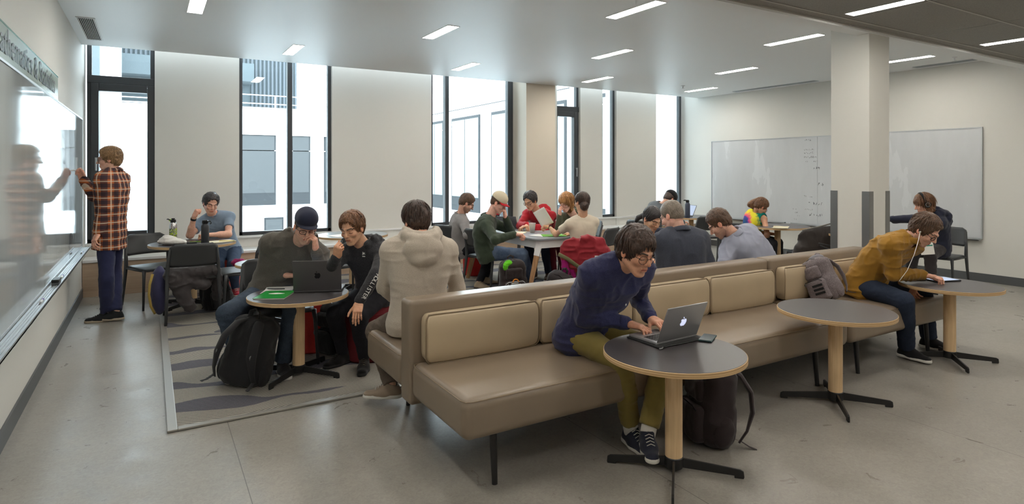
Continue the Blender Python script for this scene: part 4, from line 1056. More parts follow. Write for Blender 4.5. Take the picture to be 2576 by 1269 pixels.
    for q in (-1, 1):
        H0, K0, A0 = leg[q]; e = K0.lerp(A0, P.get('hemL', .97)); F.u(Cap(H0, K0, .088*s*g, .064*s*lw), .04).u(Cap(K0, e, .062*s*lw, tp*s), .025).u(Cap(K0.lerp(A0, .12), K0.lerp(A0, .45), .060*s*lw, .060*s*lw), .03)
        d = (A0-K0).normalized(); ec = V3(e); F.cut(e+d*.012, d, within=(ec-.09+V3(d)*.07, ec+.09+V3(d)*.07))
    solid('trousers', F, h, P['legm'], root, org, folds(P.get('lfold', .006), 17, seed+9), 1)
    # ---------- shoes
    sm = P.get('shoe')
    if sm:
        for q, nm in ((1, 'R'), (-1, 'L')):
            H0, K0, A0 = leg[q]; fd = P.get('ft'+nm) or tuple(hb[1])
            shoe(root, org, A0, fd, sm[0], sm[1], pitch=P.get('fp'+nm, 0), k=P.get('sk', s), high=P.get('high', False), lace=sm[2] if len(sm) > 2 else None, stripes=sm[3] if len(sm) > 3 else None)
            if P.get('sock'): MB().tube([A0+Vector((0, 0, -.02))-V0(org), K0.lerp(A0, .8)-V0(org)], [.042, .045], 16).build('sock', P['sock'], root, smooth=180)
    # ---------- hair
    st = P.get('hair')
    if st:
        kx = (st, fine > .0042, seed % 5)
        if kx not in _hcache: _hcache[kx] = hair_parts(st, .0045 if fine < .0045 else .006, seed % 5+3, kind.get('sx', 1))
        hp = [(hc+(V*hk)@HB, Q) for V, Q in _hcache[kx]]
        for e in P.get('hairx', ()):   # extra masses: list of world-space Fields
            V, Q = e.mesh(.005, disp=folds(.004, 60, seed, (1, 1, .4))); hp.append((V, Q))
        ho = mk_mesh('hair', hp, P['hairm'], root, org)
    if P.get('glass'): glasses(root, HB, hc, org, P['glass'][0], P['glass'][1])
    if P.get('cap'): cap_hat(root, HB, hc, org, *P['cap'])

    P['_'] = dict(root=root, org=org, arm=arm, leg=leg, HB=HB, hc=hc, neck=neck, up=up, top=top, R=R_sh, sh=SH)
    return root
def V0(o): return Vector(o)
def vh(px, a):
    """compass heading (degrees) of someone seen near px: a=0 faces the lens, +90 faces right, -90 left, 180 away"""
    t = (px-CX)/FPX; return math.degrees(math.atan2(_c-t*_s, _s+t*_c))+180+a
def vd(px, a, z=0): h = hdg(vh(px, a)); return Vector((h.x, h.y, z))
# ---- materials for people
h_dark = hair_mat('dark_brown_hair', srgb(34, 25, 22), srgb(88, 66, 56)); h_brown = hair_mat('brown_hair', srgb(52, 38, 30), srgb(112, 84, 64))
h_black = hair_mat('black_hair', srgb(24, 22, 24), srgb(70, 64, 66)); h_sandy = hair_mat('sandy_hair', srgb(92, 68, 44), srgb(170, 134, 94))
h_grey = hair_mat('grey_hair', srgb(84, 74, 64), srgb(152, 140, 126)); h_ginger = hair_mat('ginger_hair', srgb(120, 76, 40), srgb(206, 152, 96))
h_bronze = hair_mat('bronze_hair', srgb(62, 40, 28), srgb(146, 102, 70))
sk_light = srgb(226, 180, 158); sk_tan = srgb(208, 158, 130); sk_pink = srgb(230, 184, 166); sk_warm = srgb(216, 172, 142)
m_rub = plain('white_rubber', srgb(215, 213, 206), .6); m_tort = plain('dark_acetate', srgb(48, 34, 28), .25); m_blackp = plain('black_acetate', srgb(18, 18, 20), .25)
m_wire = plain('wire_frame', srgb(120, 110, 100), .25, .8); m_kblack = cloth('black_knit', srgb(30, 30, 32))
blue_jean = denim('blue_denim', srgb(52, 66, 88)); dark_jean = denim('dark_denim', srgb(38, 46, 62)); black_jean = denim('black_denim', srgb(28, 28, 32), srgb(40, 40, 46)); faded = denim('faded_denim', srgb(66, 84, 112), srgb(110, 126, 150))
blk_shoe = (cloth('black_mesh', srgb(32, 32, 34)), m_rub, m_kblack)
PP = {}
def go(key, label, **P): PP[key] = P; r = person(label, P); return r

# person at the near pull-up table
go('navy', 'person in a navy crewneck sweater and round glasses typing on the near laptop',
  s=1.0, h=.0085, fine=.0032, seed=4, skin=sk_tan, hip=at(1470, 832, 3.72), hd=vh(1478, 48), shd=vh(1545, 38), neck=at(1562, 668, 3.42), curve=.08, shw=1.06, girth=1.10,
  head=at(1600, 634, 3.30), yaw=vh(1600, 44), pitch=20, roll=3, hk=1.02, nk=1.0,
  elR=(2.13, 2.82, .73), wrR=(2.335, 2.675, .690), elL=(2.62, 2.90, .76), wrL=(2.53, 2.690, .690),
  handR=('type', (.42, -.85, -.10), (.1, 0, 1)), handL=('type', (-.12, -1, -.10), (0, 0, 1)),
  knR=(2.25, 2.64, .49), anR=(1588, 1080, False), knL=(2.52, 2.56, .49), anL=(1626, 1098, True), ftR=vd(1600, 30), ftL=vd(1640, 12),
  topm=cloth('navy_knit', srgb(42, 44, 76), heather=srgb(58, 60, 92)), top='sweater', collar='rib', infl=.016, legm=cloth('olive_chino', srgb(128, 114, 64), weave=700, var=.1), taper=.056, hair='fringe', hairm=h_dark, brow=(.03, .018, .014), freckle=.3,
  glass=(m_tort, 'round'), shoe=(cloth('navy_suede', srgb(42, 46, 60)), m_rub, m_rub), sock=cloth('white_sock', srgb(225, 222, 216)), hemL=.88, fold=.013, fsc=11)
# group at the left pull-up table
go('cap', 'person in a grey hoodie, dark flat-brim cap and glasses resting cheek on hand',
  s=1.06, girth=1.08, fine=.0034, seed=5, skin=sk_light, hip=at(688, 740, 5.04), hd=vh(684, 0), shd=vh(740, 4), neck=at(750, 612, 5.00), curve=.09, shw=1.1, gz=.012,
  head=at(768, 573, 4.86), yaw=vh(768, 10), pitch=18, roll=6, hk=1.04, stubble=.25,
  elR=at(660, 698, 5.02), wrR=at(714, 692, 4.93), elL=at(814, 704, 4.88), wrL=at(795, 630, 4.79),
  handR=('type', vd(745, 80, -.1), (0, 0, 1)), handL=('cheek', Vector((0, 0, 1))+vd(790, -40)*.12, vd(790, 75)),
  knR=(572, 790, True), anR=(612, 925, False), knL=(740, 776, True), anL=(712, 915, False), ftR=vd(612, -30), ftL=vd(700, 10),
  topm=cloth('grey_fleece', srgb(84, 80, 74), heather=srgb(104, 99, 92)), top='hoodie', hood='down', infl=.024, legm=denim('slate_denim', srgb(50, 60, 74), srgb(76, 88, 104)), taper=.058, legw=1.1, hair='crop', hairm=h_brown, brow=(.06, .035, .025), fold=.010, fsc=9,
  glass=(m_blackp, 'thick'), cap=(cloth('navy_wool', srgb(44, 48, 66)), None, 0, True), shoe=blk_shoe)
go('holl', 'person in a black speckled hoodie leaning in, fist at mouth, hand on knee',
  s=.97, fine=.0034, seed=3, skin=sk_warm, hip=at(942, 738, 5.12), hd=vh(940, -42), shd=vh(920, -30), neck=at(916, 622, 4.96), curve=.07, gz=.012,
  head=at(886, 576, 4.86), yaw=vh(884, -30), pitch=17, roll=-4, hk=1.02,
  elR=(830, 678, True), wrR=(848, 646, True), elL=(946, 690, True), wrL=(902, 762, True),
  handR=('fist', Vector((0, 0, 1))+vd(857, 10)*.5, vd(857, -30)), handL=('drape', vd(895, -10, -1.1), vd(895, -10, .8)),
  knR=(842, 790, True), anR=(862, 900, False), knL=(902, 800, True), anL=(916, 920, False), ftR=vd(850, -50), ftL=vd(910, -5),
  topm=cloth('black_slub', srgb(34, 34, 37), heather=srgb(74, 74, 78)), top='hoodie', hood='down', infl=.016, legm=black_jean, taper=.046, lfold=.004, hair='messy', hairm=h_bronze, brow=(.03, .02, .015),
  shoe=(cloth('black_nubuck', srgb(26, 25, 25)), plain('black_rubber', srgb(26, 26, 26), .6), m_wire), high=True, fold=.007, fsc=11)
go('oat', 'person in an oatmeal hoodie seen from behind on the rear sofa seat',
  s=1.0, girth=1.12, fine=.0034, seed=7, skin=sk_light, hip=at(1052, 800, 4.10), hd=vh(1050, -158), shd=vh(1060, -170), neck=at(1056, 612, 4.12), curve=.02, shw=1.10,
  head=at(1046, 558, 4.18), yaw=vh(1046, -150), pitch=22, hk=1.0, stubble=.5,
  elL=(968, 722, False), wrL=(1010, 765, False), elR=(1150, 724, False), wrR=(1110, 780, False),
  handR=('relax', vd(1100, 180), (0, 0, 1)), handL=('relax', vd(1050, 150), (0, 0, 1)),
  knL=(946, 832, False), anL=(984, 968, True), knR=(1075, 800, False), anR=(1075, 930, False), ftL=vd(960, -100), ftR=vd(1060, 170),
  topm=cloth('oatmeal_fleece', srgb(196, 186, 172), heather=srgb(176, 164, 150)), top='hoodie', hood='down', infl=.022, legm=denim('taupe_denim', srgb(92, 82, 74), srgb(120, 108, 98)), taper=.054, legw=1.1, hair='messy', hairm=h_dark, 
  brow=(.03, .02, .015), shoe=(cloth('sand_suede', srgb(150, 134, 118)), m_rub, m_rub), fold=.007, fsc=9)
# left edge
t = NT('orange_plaid', .9, spec=.15); v = t.coord(); sx = t.n('ShaderNodeSeparateXYZ'); t.l(v, sx.inputs[0])
def stripe(src, per, a, b, off=0):
    m = t.math('MODULO', t.math('ADD', src, 10+off), per); return t.math('MULTIPLY', t.math('GREATER_THAN', m, a), t.math('LESS_THAN', m, b))
hx = t.math('ADD', t.math('MULTIPLY', t.math('ARCTAN2', sx.outputs[1], sx.outputs[0]), .17), .6)
c = t.mix(t.math('MULTIPLY', stripe(hx, .085, 0, .040), .75), srgb(178, 100, 58), srgb(40, 46, 58)); c = t.mix(t.math('MULTIPLY', stripe(sx.outputs[2], .085, 0, .040), .70), c, srgb(36, 44, 56))
c = t.mix(t.math('MULTIPLY', stripe(hx, .085, .058, .068), .6), c, srgb(226, 210, 186)); c = t.mix(t.math('MULTIPLY', stripe(sx.outputs[2], .085, .058, .068), .6), c, srgb(226, 210, 186))
t.col(c); plaid = t.m
go('plaid', 'person in an orange plaid shirt standing and writing on the glossy left whiteboard',
  s=1.02, seed=2, skin=sk_light, hip=at(277, 590, 6.42), hd=vh(277, -112), shd=vh(277, -118), neck=at(283, 440, 6.42), curve=.0,
  head=at(275, 402, 6.42), yaw=vh(275, -98), pitch=8, hk=1.0,
  elL=(266, 528, True), wrL=(243, 598, False), elR=(230, 498, False), wrR=(209, 452, False),
  handL=('relax', vd(240, -40, -1.4), vd(240, -60)), handR=('grip', Vector((-.25, .25, .9)), vd(205, 150)),
  knL=(268, 700, True), anL=(268, 798, False), knR=(288, 690, False), anR=(292, 784, True), ftL=vd(270, -98), ftR=vd(285, -108),
  topm=plaid, top='shirt', girth=1.03, collar='fold', infl=.026, hem=.26, legm=cloth('navy_trousers', srgb(44, 48, 78)), taper=.056, hair='messy', hairm=h_sandy, brow=(.18, .11, .06), fold=.009, fsc=11,
  glass=(m_wire, 'round'), shoe=(cloth('black_runner', srgb(38, 40, 42)), plain('beige_foam', srgb(178, 166, 146), .7), m_rub))
go('tee', 'person in a light blue T-shirt leaning on the bottle-crowded round table',
  s=1.0, seed=6, skin=sk_light, hip=at(572, 632, 7.85), hd=vh(570, -20), shd=vh(540, -8), neck=at(538, 545, 7.70), curve=.08, gz=.012,
  head=at(530, 513, 7.58), yaw=vh(530, 16), pitch=22, roll=6,
  elR=(478, 592, True), wrR=(488, 546, True), elL=(574, 590, True), wrL=(522, 592, True), sleeve='short',
  handR=('fist', Vector((0, 0, 1))+vd(500, 60)*.5, vd(497, -60)), handL=('fist', vd(510, -80), (0, 0, 1)),
  knR=(548, 664, True), anR=(556, 742, False), knL=(586, 668, True), anL=(592, 740, False), ftR=vd(560, -10), ftL=vd(590, 10),
  topm=cloth('light_blue_jersey', srgb(128, 146, 166)), top='tshirt', collar='rib', infl=.012, legm=blue_jean, hair='quiff', hairm=h_black, brow=(.02, .015, .012), shoe=(cloth('red_canvas', srgb(150, 26, 46)), m_rub, m_rub))
# long table group
go('grey', 'person in a grey long-sleeved shirt hunched over the left side of the long table',
  s=1.0, seed=8, h=.011, fine=.0048, skin=sk_light, hip=at(1158, 628, 8.35), hd=vh(1158, 95), shd=vh(1158, 105), neck=at(1158, 546, 8.30), curve=.05, gz=.012,
  head=at(1174, 512, 8.22), yaw=vh(1174, 98), pitch=34, stubble=.5,
  elR=(1176, 592, True), wrR=(1216, 590, False), elL=(1185, 595, False), wrL=(1228, 588, False),
  handR=('relax', vd(1220, 95), (0, 0, 1)), handL=('relax', vd(1220, 95), (0, 0, 1)),
  knR=(1236, 640, True), anR=(1205, 712, True), knL=(1240, 630, False), anL=(1220, 700, True), ftR=vd(1200, 60), ftL=vd(1200, 90),
  topm=cloth('grey_jersey', srgb(148, 144, 144), heather=srgb(128, 124, 124)), top='shirt', collar='rib', infl=.016, legm=black_jean, hair='short', hairm=h_brown, brow=(.04, .025, .02), glass=(m_wire, 'round'),
  shoe=(cloth('tan_check', srgb(150, 134, 112)), plain('dark_sole', srgb(60, 50, 44)), m_kblack), fold=.008, fsc=11)
go('green', 'person in a dark green fleece and cream cap covering mouth at the long table',
  s=1.04, girth=1.04, seed=9, h=.010, fine=.0044, skin=sk_pink, hip=at(1226, 636, 7.75), hd=vh(1226, 84), shd=vh(1226, 84), neck=at(1228, 552, 7.70), curve=.10, gz=.012,
  head=at(1254, 512, 7.66), yaw=vh(1254, 74), pitch=30,
  elR=(1246, 604, True), wrR=(1296, 590, False), elL=(1284, 580, False), wrL=(1272, 548, True),
  handR=('grip', vd(1300, 80), (0, 0, 1)), handL=('cheek', Vector((0, 0, 1))+vd(1268, -60)*.2, vd(1268, 70)),
  knR=(1318, 640, False), anR=(1305, 722, False), knL=(1330, 646, False), anL=(1338, 720, False), ftR=vd(1300, 70), ftL=vd(1330, 70),
  topm=cloth('dark_green_fleece', srgb(52, 62, 50), heather=srgb(66, 76, 62)), top='sweater', collar='fold', infl=.024, legm=faded, legw=1.1, hair='crop', hairm=h_brown, brow=(.12, .07, .04), fold=.010, fsc=10,
  cap=(cloth('cream_cotton', srgb(214, 202, 176)), cloth('red_brim', srgb(190, 40, 48))), shoe=blk_shoe)
go('red', 'person in a red hooded jacket and glasses at the far side of the long table',
  s=1.0, seed=10, h=.011, fine=.0046, skin=sk_warm, hip=at(1385, 604, 9.2), hd=vh(1385, -45), shd=vh(1360, -30), neck=at(1354, 537, 8.75), curve=.08, gz=.012, shw=1.1,
  head=at(1334, 506, 8.55), yaw=vh(1334, -34), pitch=28,
  elR=(1308, 568, True), wrR=(1326, 566, True), elL=(1372, 576, True), wrL=(1330, 570, True),
  handR=('relax', vd(1318, 10, -.3), (0, 0, 1)), handL=('relax', vd(1318, -70), (0, 0, 1)),
  knR=(1330, 617, True), anR=(1345, 690, False), knL=(1370, 617, True), anL=(1380, 694, False), ftR=vd(1345, -10), ftL=vd(1380, -10),
  topm=cloth('red_softshell', srgb(172, 34, 44)), top='jacket', hood='down', infl=.022, legm=dark_jean, hair='quiff', hairm=h_black, brow=(.02, .015, .012), glass=(m_blackp, 'thick'), fold=.009, fsc=10, shoe=(cloth('brown_shoe', srgb(92, 72, 56)), m_rub, m_kblack))
go('ginger', 'person with a long ginger fringe in an olive hoodie propping chin on hand',
  s=.94, seed=11, h=.011, fine=.0046, skin=sk_pink, hip=at(1448, 604, 8.9), hd=vh(1448, -60), shd=vh(1440, -20), neck=at(1444, 546, 8.55), curve=.08, gz=.012, female=True,
  head=at(1424, 510, 8.40), yaw=vh(1424, -38), pitch=26,
  elR=(1404, 580, True), wrR=(1408, 542, True), elL=(1470, 590, True), wrL=(1430, 585, True),
  handR=('cheek', Vector((0, 0, 1))+vd(1408, 0)*.2, vd(1408, -60)), handL=('relax', vd(1430, -80), (0, 0, 1)),
  knR=(1385, 620, True), anR=(1395, 694, False), knL=(1410, 622, True), anL=(1420, 698, False), ftR=vd(1390, -30), ftL=vd(1410, -30),
  topm=cloth('olive_fleece', srgb(84, 84, 66)), top='hoodie', hood='down', infl=.020, legm=cloth('maroon_stripe_leg', srgb(110, 34, 48)), hair='long', hairm=h_ginger, brow=(.25, .14, .07), glass=(m_wire, 'round'), shoe=blk_shoe)
h_knot = None
def knot(c, r): F = Field(); F.u(Ell(c, r), .01); return F
hd_w = at(1464, 510, 7.50)
bun = Field().u(Ell(hd_w+vd(1464, 20)*.085+Vector((0, 0, -.035)), (.055, .055, .060)), .02)
go('cream', 'person in a cream T-shirt with a low bun seen from behind, holding a sheet',
  s=.95, seed=12, h=.010, fine=.0044, skin=sk_warm, hip=at(1470, 640, 7.50), hd=vh(1470, -165), shd=vh(1465, -160), neck=at(1464, 552, 7.50), curve=-.02, gz=.012, female=True, sleeve='short',
  head=hd_w, yaw=vh(1464, -140), pitch=12, arm=.85,
  elL=(1398, 590, False), wrL=(1383, 572, False), elR=(1486, 600, False), wrR=(1425, 586, False),
  handL=('grip', vd(1370, -100, .2), (0, 0, 1)), handR=('relax', vd(1410, -110), (0, 0, 1)),
  knL=(1440, 650, False), anL=(1435, 725, True), knR=(1490, 650, False), anR=(1480, 725, True), ftL=vd(1440, -160), ftR=vd(1480, -160),
  topm=cloth('cream_jersey', srgb(216, 204, 184)), top='tshirt', infl=.008, fold=.004, legm=cloth('striped_maroon', srgb(104, 34, 46)), hair='tied', hairm=h_dark, hairx=(bun,), shoe=blk_shoe)
# sofa back side group
tail_h = at(1640, 552, 6.25)
tail = Field()
_p = tail_h+Vector(vd(1640, 175))*.07+Vector((0, 0, .075)); tail.u(Cap(_p, at(1606, 548, 6.40), .030, .026), .02).u(Cap(at(1606, 548, 6.40), at(1592, 568, 6.42), .026, .008), .01)
go('pony', 'person with a dark ponytail and navy jacket smiling down at papers',
  s=.95, seed=13, h=.010, fine=.0042, skin=sk_warm, hip=at(1640, 662, 6.75), hd=vh(1640, 20), shd=vh(1640, 30), neck=at(1632, 594, 6.45), curve=.08, gz=.012, female=True,
  head=tail_h, yaw=vh(1640, 42), pitch=30,
  elR=(1618, 668, True), wrR=(1640, 655, True), elL=(1690, 670, True), wrL=(1660, 662, True), handR=('relax', vd(1640, 40, -.2), (0, 0, 1)), handL=('relax', vd(1640, -40, -.2), (0, 0, 1)),
  knR=(1638, 690, True), anR=(1640, 790, False), knL=(1684, 690, True), anL=(1680, 790, False),
  topm=cloth('navy_shell', srgb(44, 50, 68)), top='jacket', collar='fold', infl=.02, fold=.009, legm=black_jean, hair='tied', hairm=h_black, brow=(.02, .015, .012), hairx=(tail,), shoe=blk_shoe)
go('elder', 'person with short grey hair, glasses and a slate pullover seen from behind',
  s=1.02, girth=1.08, seed=14, h=.009, fine=.0038, skin=sk_pink, hip=at(1722, 715, 5.25), hd=vh(1722, -172), shd=vh(1715, -158), neck=at(1712, 590, 5.30), curve=.03, shw=1.06,
  head=at(1690, 545, 5.34), yaw=vh(1690, -122), pitch=28, hk=1.04, roll=0,
  elL=(1668, 690, False), wrL=(1634, 668, False), elR=(1790, 690, False), wrR=(1750, 700, False), cuff=.25,
  handL=('relax', vd(1630, -150), (0, 0, 1)), handR=('relax', vd(1740, 180), (0, 0, 1)),
  knL=(1690, 712, False), anL=(1690, 830, False), knR=(1760, 712, False), anR=(1760, 830, False),
  topm=cloth('slate_jersey', srgb(58, 62, 74), heather=srgb(74, 78, 90)), top='pullover', collar='fold', nk=1.22, infl=.02, fold=.009, fsc=9, legm=cloth('khaki_twill', srgb(150, 136, 112)), hair='crop', hairm=h_grey, brow=(.3, .26, .22), glass=(m_wire, 'round'), shoe=blk_shoe)
go('shirt', 'person in a pale grey dress shirt bent far forward behind the sofa gap',
  s=1.04, girth=1.06, seed=15, h=.009, fine=.0038, skin=sk_light, hip=at(1928, 704, 5.75), hd=vh(1925, -140), shd=vh(1880, -130), neck=at(1850, 597, 5.70), curve=.13, shw=1.05,
  head=at(1810, 564, 5.68), yaw=vh(1810, -96), pitch=42, hk=1.05, roll=0, stubble=.35,
  elL=(1815, 690, True), wrL=(1795, 735, False), elR=(1870, 690, False), wrR=(1800, 690, False),
  handL=('relax', vd(1790, -120), (0, 0, 1)), handR=('relax', vd(1790, -120), (0, 0, 1)),
  knL=(1850, 720, False), anL=(1850, 800, False), knR=(1890, 710, False), anR=(1890, 800, False),
  topm=cloth('pale_grey_cotton', srgb(150, 154, 170)), top='dress_shirt', collar='fold', nk=1.22, infl=.022, fold=.012, fsc=10, legm=dark_jean, hair='short', hairm=h_brown, brow=(.03, .02, .015), shoe=blk_shoe)
# far right corner
go('hat', 'person in a black cap and grey sweater bowed over, behind the grey-haired head',
  s=.98, seed=16, h=.012, fine=.0055, skin=sk_light, hip=at(1640, 590, 9.3), hd=vh(1640, 140), shd=vh(1655, 130), neck=at(1662, 520, 9.2), curve=.14, gz=.012,
  head=at(1684, 503, 9.15), yaw=vh(1684, 130), pitch=45,
  elR=(1690, 555, False), wrR=(1715, 560, False), elL=(1690, 560, False), wrL=(1720, 560, False), handR=('relax', vd(1715, 120), (0, 0, 1)),
  knR=(1690, 605, False), anR=(1690, 672, True), knL=(1680, 605, False), anL=(1680, 668, True),
  topm=cloth('grey_sweat', srgb(92, 96, 100)), top='sweater', infl=.02, legm=dark_jean, hair='crop', hairm=h_dark, cap=(m_kblack, None), shoe=blk_shoe)
t = NT('tie_dye', .9, spec=.15); v = t.coord(loc=(0, 0, 0)); sx = t.n('ShaderNodeSeparateXYZ'); t.l(v, sx.inputs[0])
cc = at(1878, 560, 9.42)-Vector((at(1893, 596, 9.45).x, at(1893, 596, 9.45).y, 0))
vm = t.n('ShaderNodeVectorMath', operation='DISTANCE'); t.l(v, vm.inputs[0]); vm.inputs[1].default_value = cc
r_ = t.math('ADD', vm.outputs['Value'], t.math('MULTIPLY', t.noise(v, 22, 3), .09))
t.col(t.ramp(r_, [(.04, srgb(30, 150, 150)), (.10, srgb(70, 84, 150)), (.135, srgb(88, 90, 160)), (.155, srgb(236, 84, 140)), (.185, srgb(246, 140, 110)), (.215, srgb(244, 226, 60)), (.27, srgb(240, 230, 70)), (.30, srgb(20, 130, 110)), (.37, srgb(24, 110, 110)), (.42, srgb(70, 90, 150))])); dye = t.m
fz = Field(); hw_ = at(1912, 520, 9.30)
for q in ((0, 0, .06, .085), (-.07, -.05, .06, .060), (-.12, -.08, .04, .052), (-.15, -.10, .02, .035), (-.08, -.04, .0, .05)):
    fz.u(Ell(hw_+Vector(vd(1912, -90))*abs(q[0])+Vector((0, 0, q[2])), (q[3],)*3), .03)
go('dye', 'person in a tie-dye tank top with frizzy brown hair bent over the round table',
  s=.98, seed=17, h=.010, fine=.0048, skin=sk_tan, hip=at(1893, 596, 9.45), hd=vh(1898, 120), shd=vh(1900, 130), neck=at(1905, 537, 9.38), curve=.10, gz=0, sleeve='none', arm=.95,
  head=at(1914, 521, 9.28), yaw=vh(1914, 118), pitch=42,
  elR=(1930, 590, True), wrR=(1922, 606, False), elL=(1900, 600, False), wrL=(1950, 590, False), handR=('relax', vd(1920, 120), (0, 0, 1)), handL=('relax', vd(1920, 120), (0, 0, 1)),
  knR=(1944, 613, True), anR=(1940, 676, False), knL=(1960, 611, False), anL=(1960, 668, False),
  topm=dye, top='tank_top', infl=.010, fold=.004, legm=black_jean, hair='messy', hairm=h_bronze, hairx=(fz,), glass=(m_blackp, 'thick'), shoe=blk_shoe)
go('phones', 'person in a navy hoodie with big black headphones, arm stretched out left',
  s=.98, seed=18, h=.010, fine=.0046, skin=sk_light, hip=at(2362, 622, 7.85), hd=vh(2362, -80), shd=vh(2345, -70), neck=at(2346, 543, 7.75), curve=.06,
  head=at(2324, 514, 7.68), yaw=vh(2324, -72), pitch=22,
  elR=(2300, 552, False), wrR=(2235, 555, False), elL=(2276, 548, True), wrL=(2200, 552, True), handL=('relax', vd(2240, -90), (0, 0, 1)),
  knL=(8.23, 3.83, .50), anL=(8.20, 3.80, .10), knR=(8.24, 4.03, .50), anR=(8.18, 4.06, .10),
  topm=cloth('navy_fleece', srgb(42, 46, 62)), top='hoodie', hood='down', infl=.022, legm=cloth('charcoal_cord', srgb(52, 48, 50)), hair='long', hairm=h_bronze, brow=(.12, .07, .05), fold=.009, shoe=blk_shoe)
go('must', 'person in a mustard jacket, glasses and white earbuds writing on a tablet',
  s=1.04, girth=1.02, h=.0085, fine=.0033, seed=19, skin=sk_light, hip=(5.30, 2.99, .575), hd=vh(2164, 62), shd=vh(2240, 62), neck=at(2278, 606, 5.05), curve=.12, shw=1.06,
  head=at(2326, 580, 4.98), yaw=vh(2326, 72), pitch=40, hk=1.03, roll=0, stubble=.2,
  elR=(5.21, 2.70, .715), wrR=(5.52, 2.625, .690), elL=(5.50, 3.0, .64), wrL=(5.62, 2.77, .57),
  handR=('type', vd(2350, 84, -.06), (0, 0, 1)), handL=('relax', vd(2300, 20, -1), vd(2300, -40, .3)),
  knR=(5.15, 2.59, .525), anR=(5.37, 2.68, .10), knL=(5.75, 2.74, .525), anL=(5.82, 2.72, .10), ftR=vd(2300, 62), ftL=vd(2350, 78),
  topm=cloth('mustard_canvas', srgb(152, 112, 42), weave=600, var=.14), top='jacket', collar='fold', nk=1.25, infl=.024, fold=.016, fsc=11, legm=dark_jean, legw=1.06, taper=.062, hair='messy', hairm=h_brown, brow=(.07, .04, .025),
  glass=(m_blackp, 'thick'), shoe=(cloth('black_trainer', srgb(30, 30, 32)), m_rub, None, m_rub))
# ------------------------------------------------------------------ things on tables, floor and chairs
m_silver = plain('silver_alu', srgb(182, 182, 184), .35, .7); m_space = plain('space_grey_alu', srgb(104, 102, 104), .38, .7); m_keys = plain('black_keys', srgb(22, 22, 24), .5)
m_scr = NT('lit_screen', .3, color=srgb(40, 46, 60)); m_scr.set('Emission Color', srgb(190, 205, 230)); m_scr.set('Emission Strength', .7); m_scr = m_scr.m
m_logo = NT('glowing_mark', .3, color=srgb(225, 230, 255)); m_logo.set('Emission Color', srgb(215, 222, 255)); m_logo.set('Emission Strength', .55); m_logo = m_logo.m
m_darkmark = plain('dark_mark', srgb(26, 26, 28), .2); m_paper = plain('white_paper', srgb(228, 226, 220), .7); m_cream = plain('cream_paper', srgb(224, 216, 186), .7)
m_green = plain('green_cover', srgb(22, 150, 58), .3); m_whiteink = plain('white_print', srgb(232, 232, 228), .6)
APPLE = [(0, -.44), (.10, -.48), (.22, -.45), (.33, -.34), (.41, -.17), (.335, -.11), (.295, -.01), (.30, .10), (.345, .20), (.40, .26), (.32, .34), (.19, .36), (.09, .33), (0, .30), (-.10, .33), (-.21, .36), (-.33, .32), (-.43, .17), (-.45, -.02), (-.40, -.23), (-.30, -.40), (-.20, -.47), (-.10, -.47)]
LEAF = [(0, .40), (.01, .50), (.08, .60), (.16, .64), (.155, .54), (.09, .44)]
def laptop(label, hinge, user, w, d, opening, body, mark=None, glow=False, lift=.014, group=None):
    """hinge: centre of the hinge line; user: 2D direction from hinge to the user"""
    u = Vector((user[0], user[1], 0)).normalized(); rz = math.atan2(u.y, u.x)-PI/2
    t = thing('laptop', label, 'laptop', hinge, rz, group)          # local +y points to the user
    MB().box(-w/2, w/2, .004, d, 0, lift).build('base', body, t, bevel=.004, seg=3)
    k = MB()
    for r in range(5):
        for c in range(13): x0 = -w*.43+c*w*.86/13; k.box(x0+.001, x0+w*.86/13-.002, .03+r*.019, .03+r*.019+.016, lift, lift+.0012)
    k.build('keyboard', m_keys, t, smooth=0); MB().box(-.05, .05, d-.085, d-.012, lift, lift+.0004).build('trackpad', m_space, t, smooth=0)
    a = math.radians(opening); up = Vector((0, math.cos(a), math.sin(a))); nrm = Vector((0, math.sin(a), -math.cos(a)))   # nrm: towards the user
    l = MB().obox(Vector((0, .002, lift))+up*(d*.49), (1, 0, 0), up, nrm, w/2, d*.49, .003).build('lid', body, t, bevel=.003, seg=2)
    MB().obox(Vector((0, .002, lift))+up*(d*.50)+nrm*.0033, (1, 0, 0), up, nrm, w/2-.012, d*.44, .0005).build('screen', m_scr, l, smooth=0)
    if mark:
        s = .052; fr = (Vector((0, .002, lift))+up*(d*.50)-nrm*.0032, Vector((-1, 0, 0))*s, up*s, -nrm)
        if mark == 'apple': MB().prism(APPLE, .0006, fr).prism(LEAF, .0006, fr).build('lid_mark', m_logo if glow else m_darkmark, l, smooth=0)
        else: MB().prism([(-.3, -.3), (.3, -.3), (.3, .3), (-.3, .3)], .0005, fr).build('lid_mark', m_darkmark, l, smooth=0)
    return t
TZ = .6275
l1 = laptop('silver laptop with a glowing mark on its lid on the nearest round table', (2.458, 2.41, TZ+.008), (-.04, 1), .312, .215, 112, m_silver, 'apple', True)
sl = thing('laptop_sleeve', 'black zipped laptop sleeve lying under the silver laptop', 'laptop sleeve', (2.46, 2.50, TZ)); F = Field().u(Box((0, 0, .004), (.178, .128, .004), r=.004), .01); solid('case', F, .0035, m_kblack, sl)
MB().tube([(-.178, -.10, .006), (-.180, -.128, .006), (.0, -.131, .006), (.178, -.128, .006), (.18, .05, .006)], .002, 6).build('zip', m_blackp, sl)
MB().tube([(-.150, -.131, .006), (-.165, -.142, .005), (-.185, -.140, .004)], .0035, 6).build('zip_pull', m_steel, sl)
def phone(label, x, y, z, rz, c): 
    p = thing('phone', label, 'phone', (x, y, z), rz); MB().box(-.037, .037, -.074, .074, 0, .009).build('case', c, p, bevel=.004, seg=3); MB().box(-.033, .033, -.069, .069, .0088, .0096).build('screen', plain('dark_glass', srgb(16, 20, 26), .05), p, bevel=.0003); return p
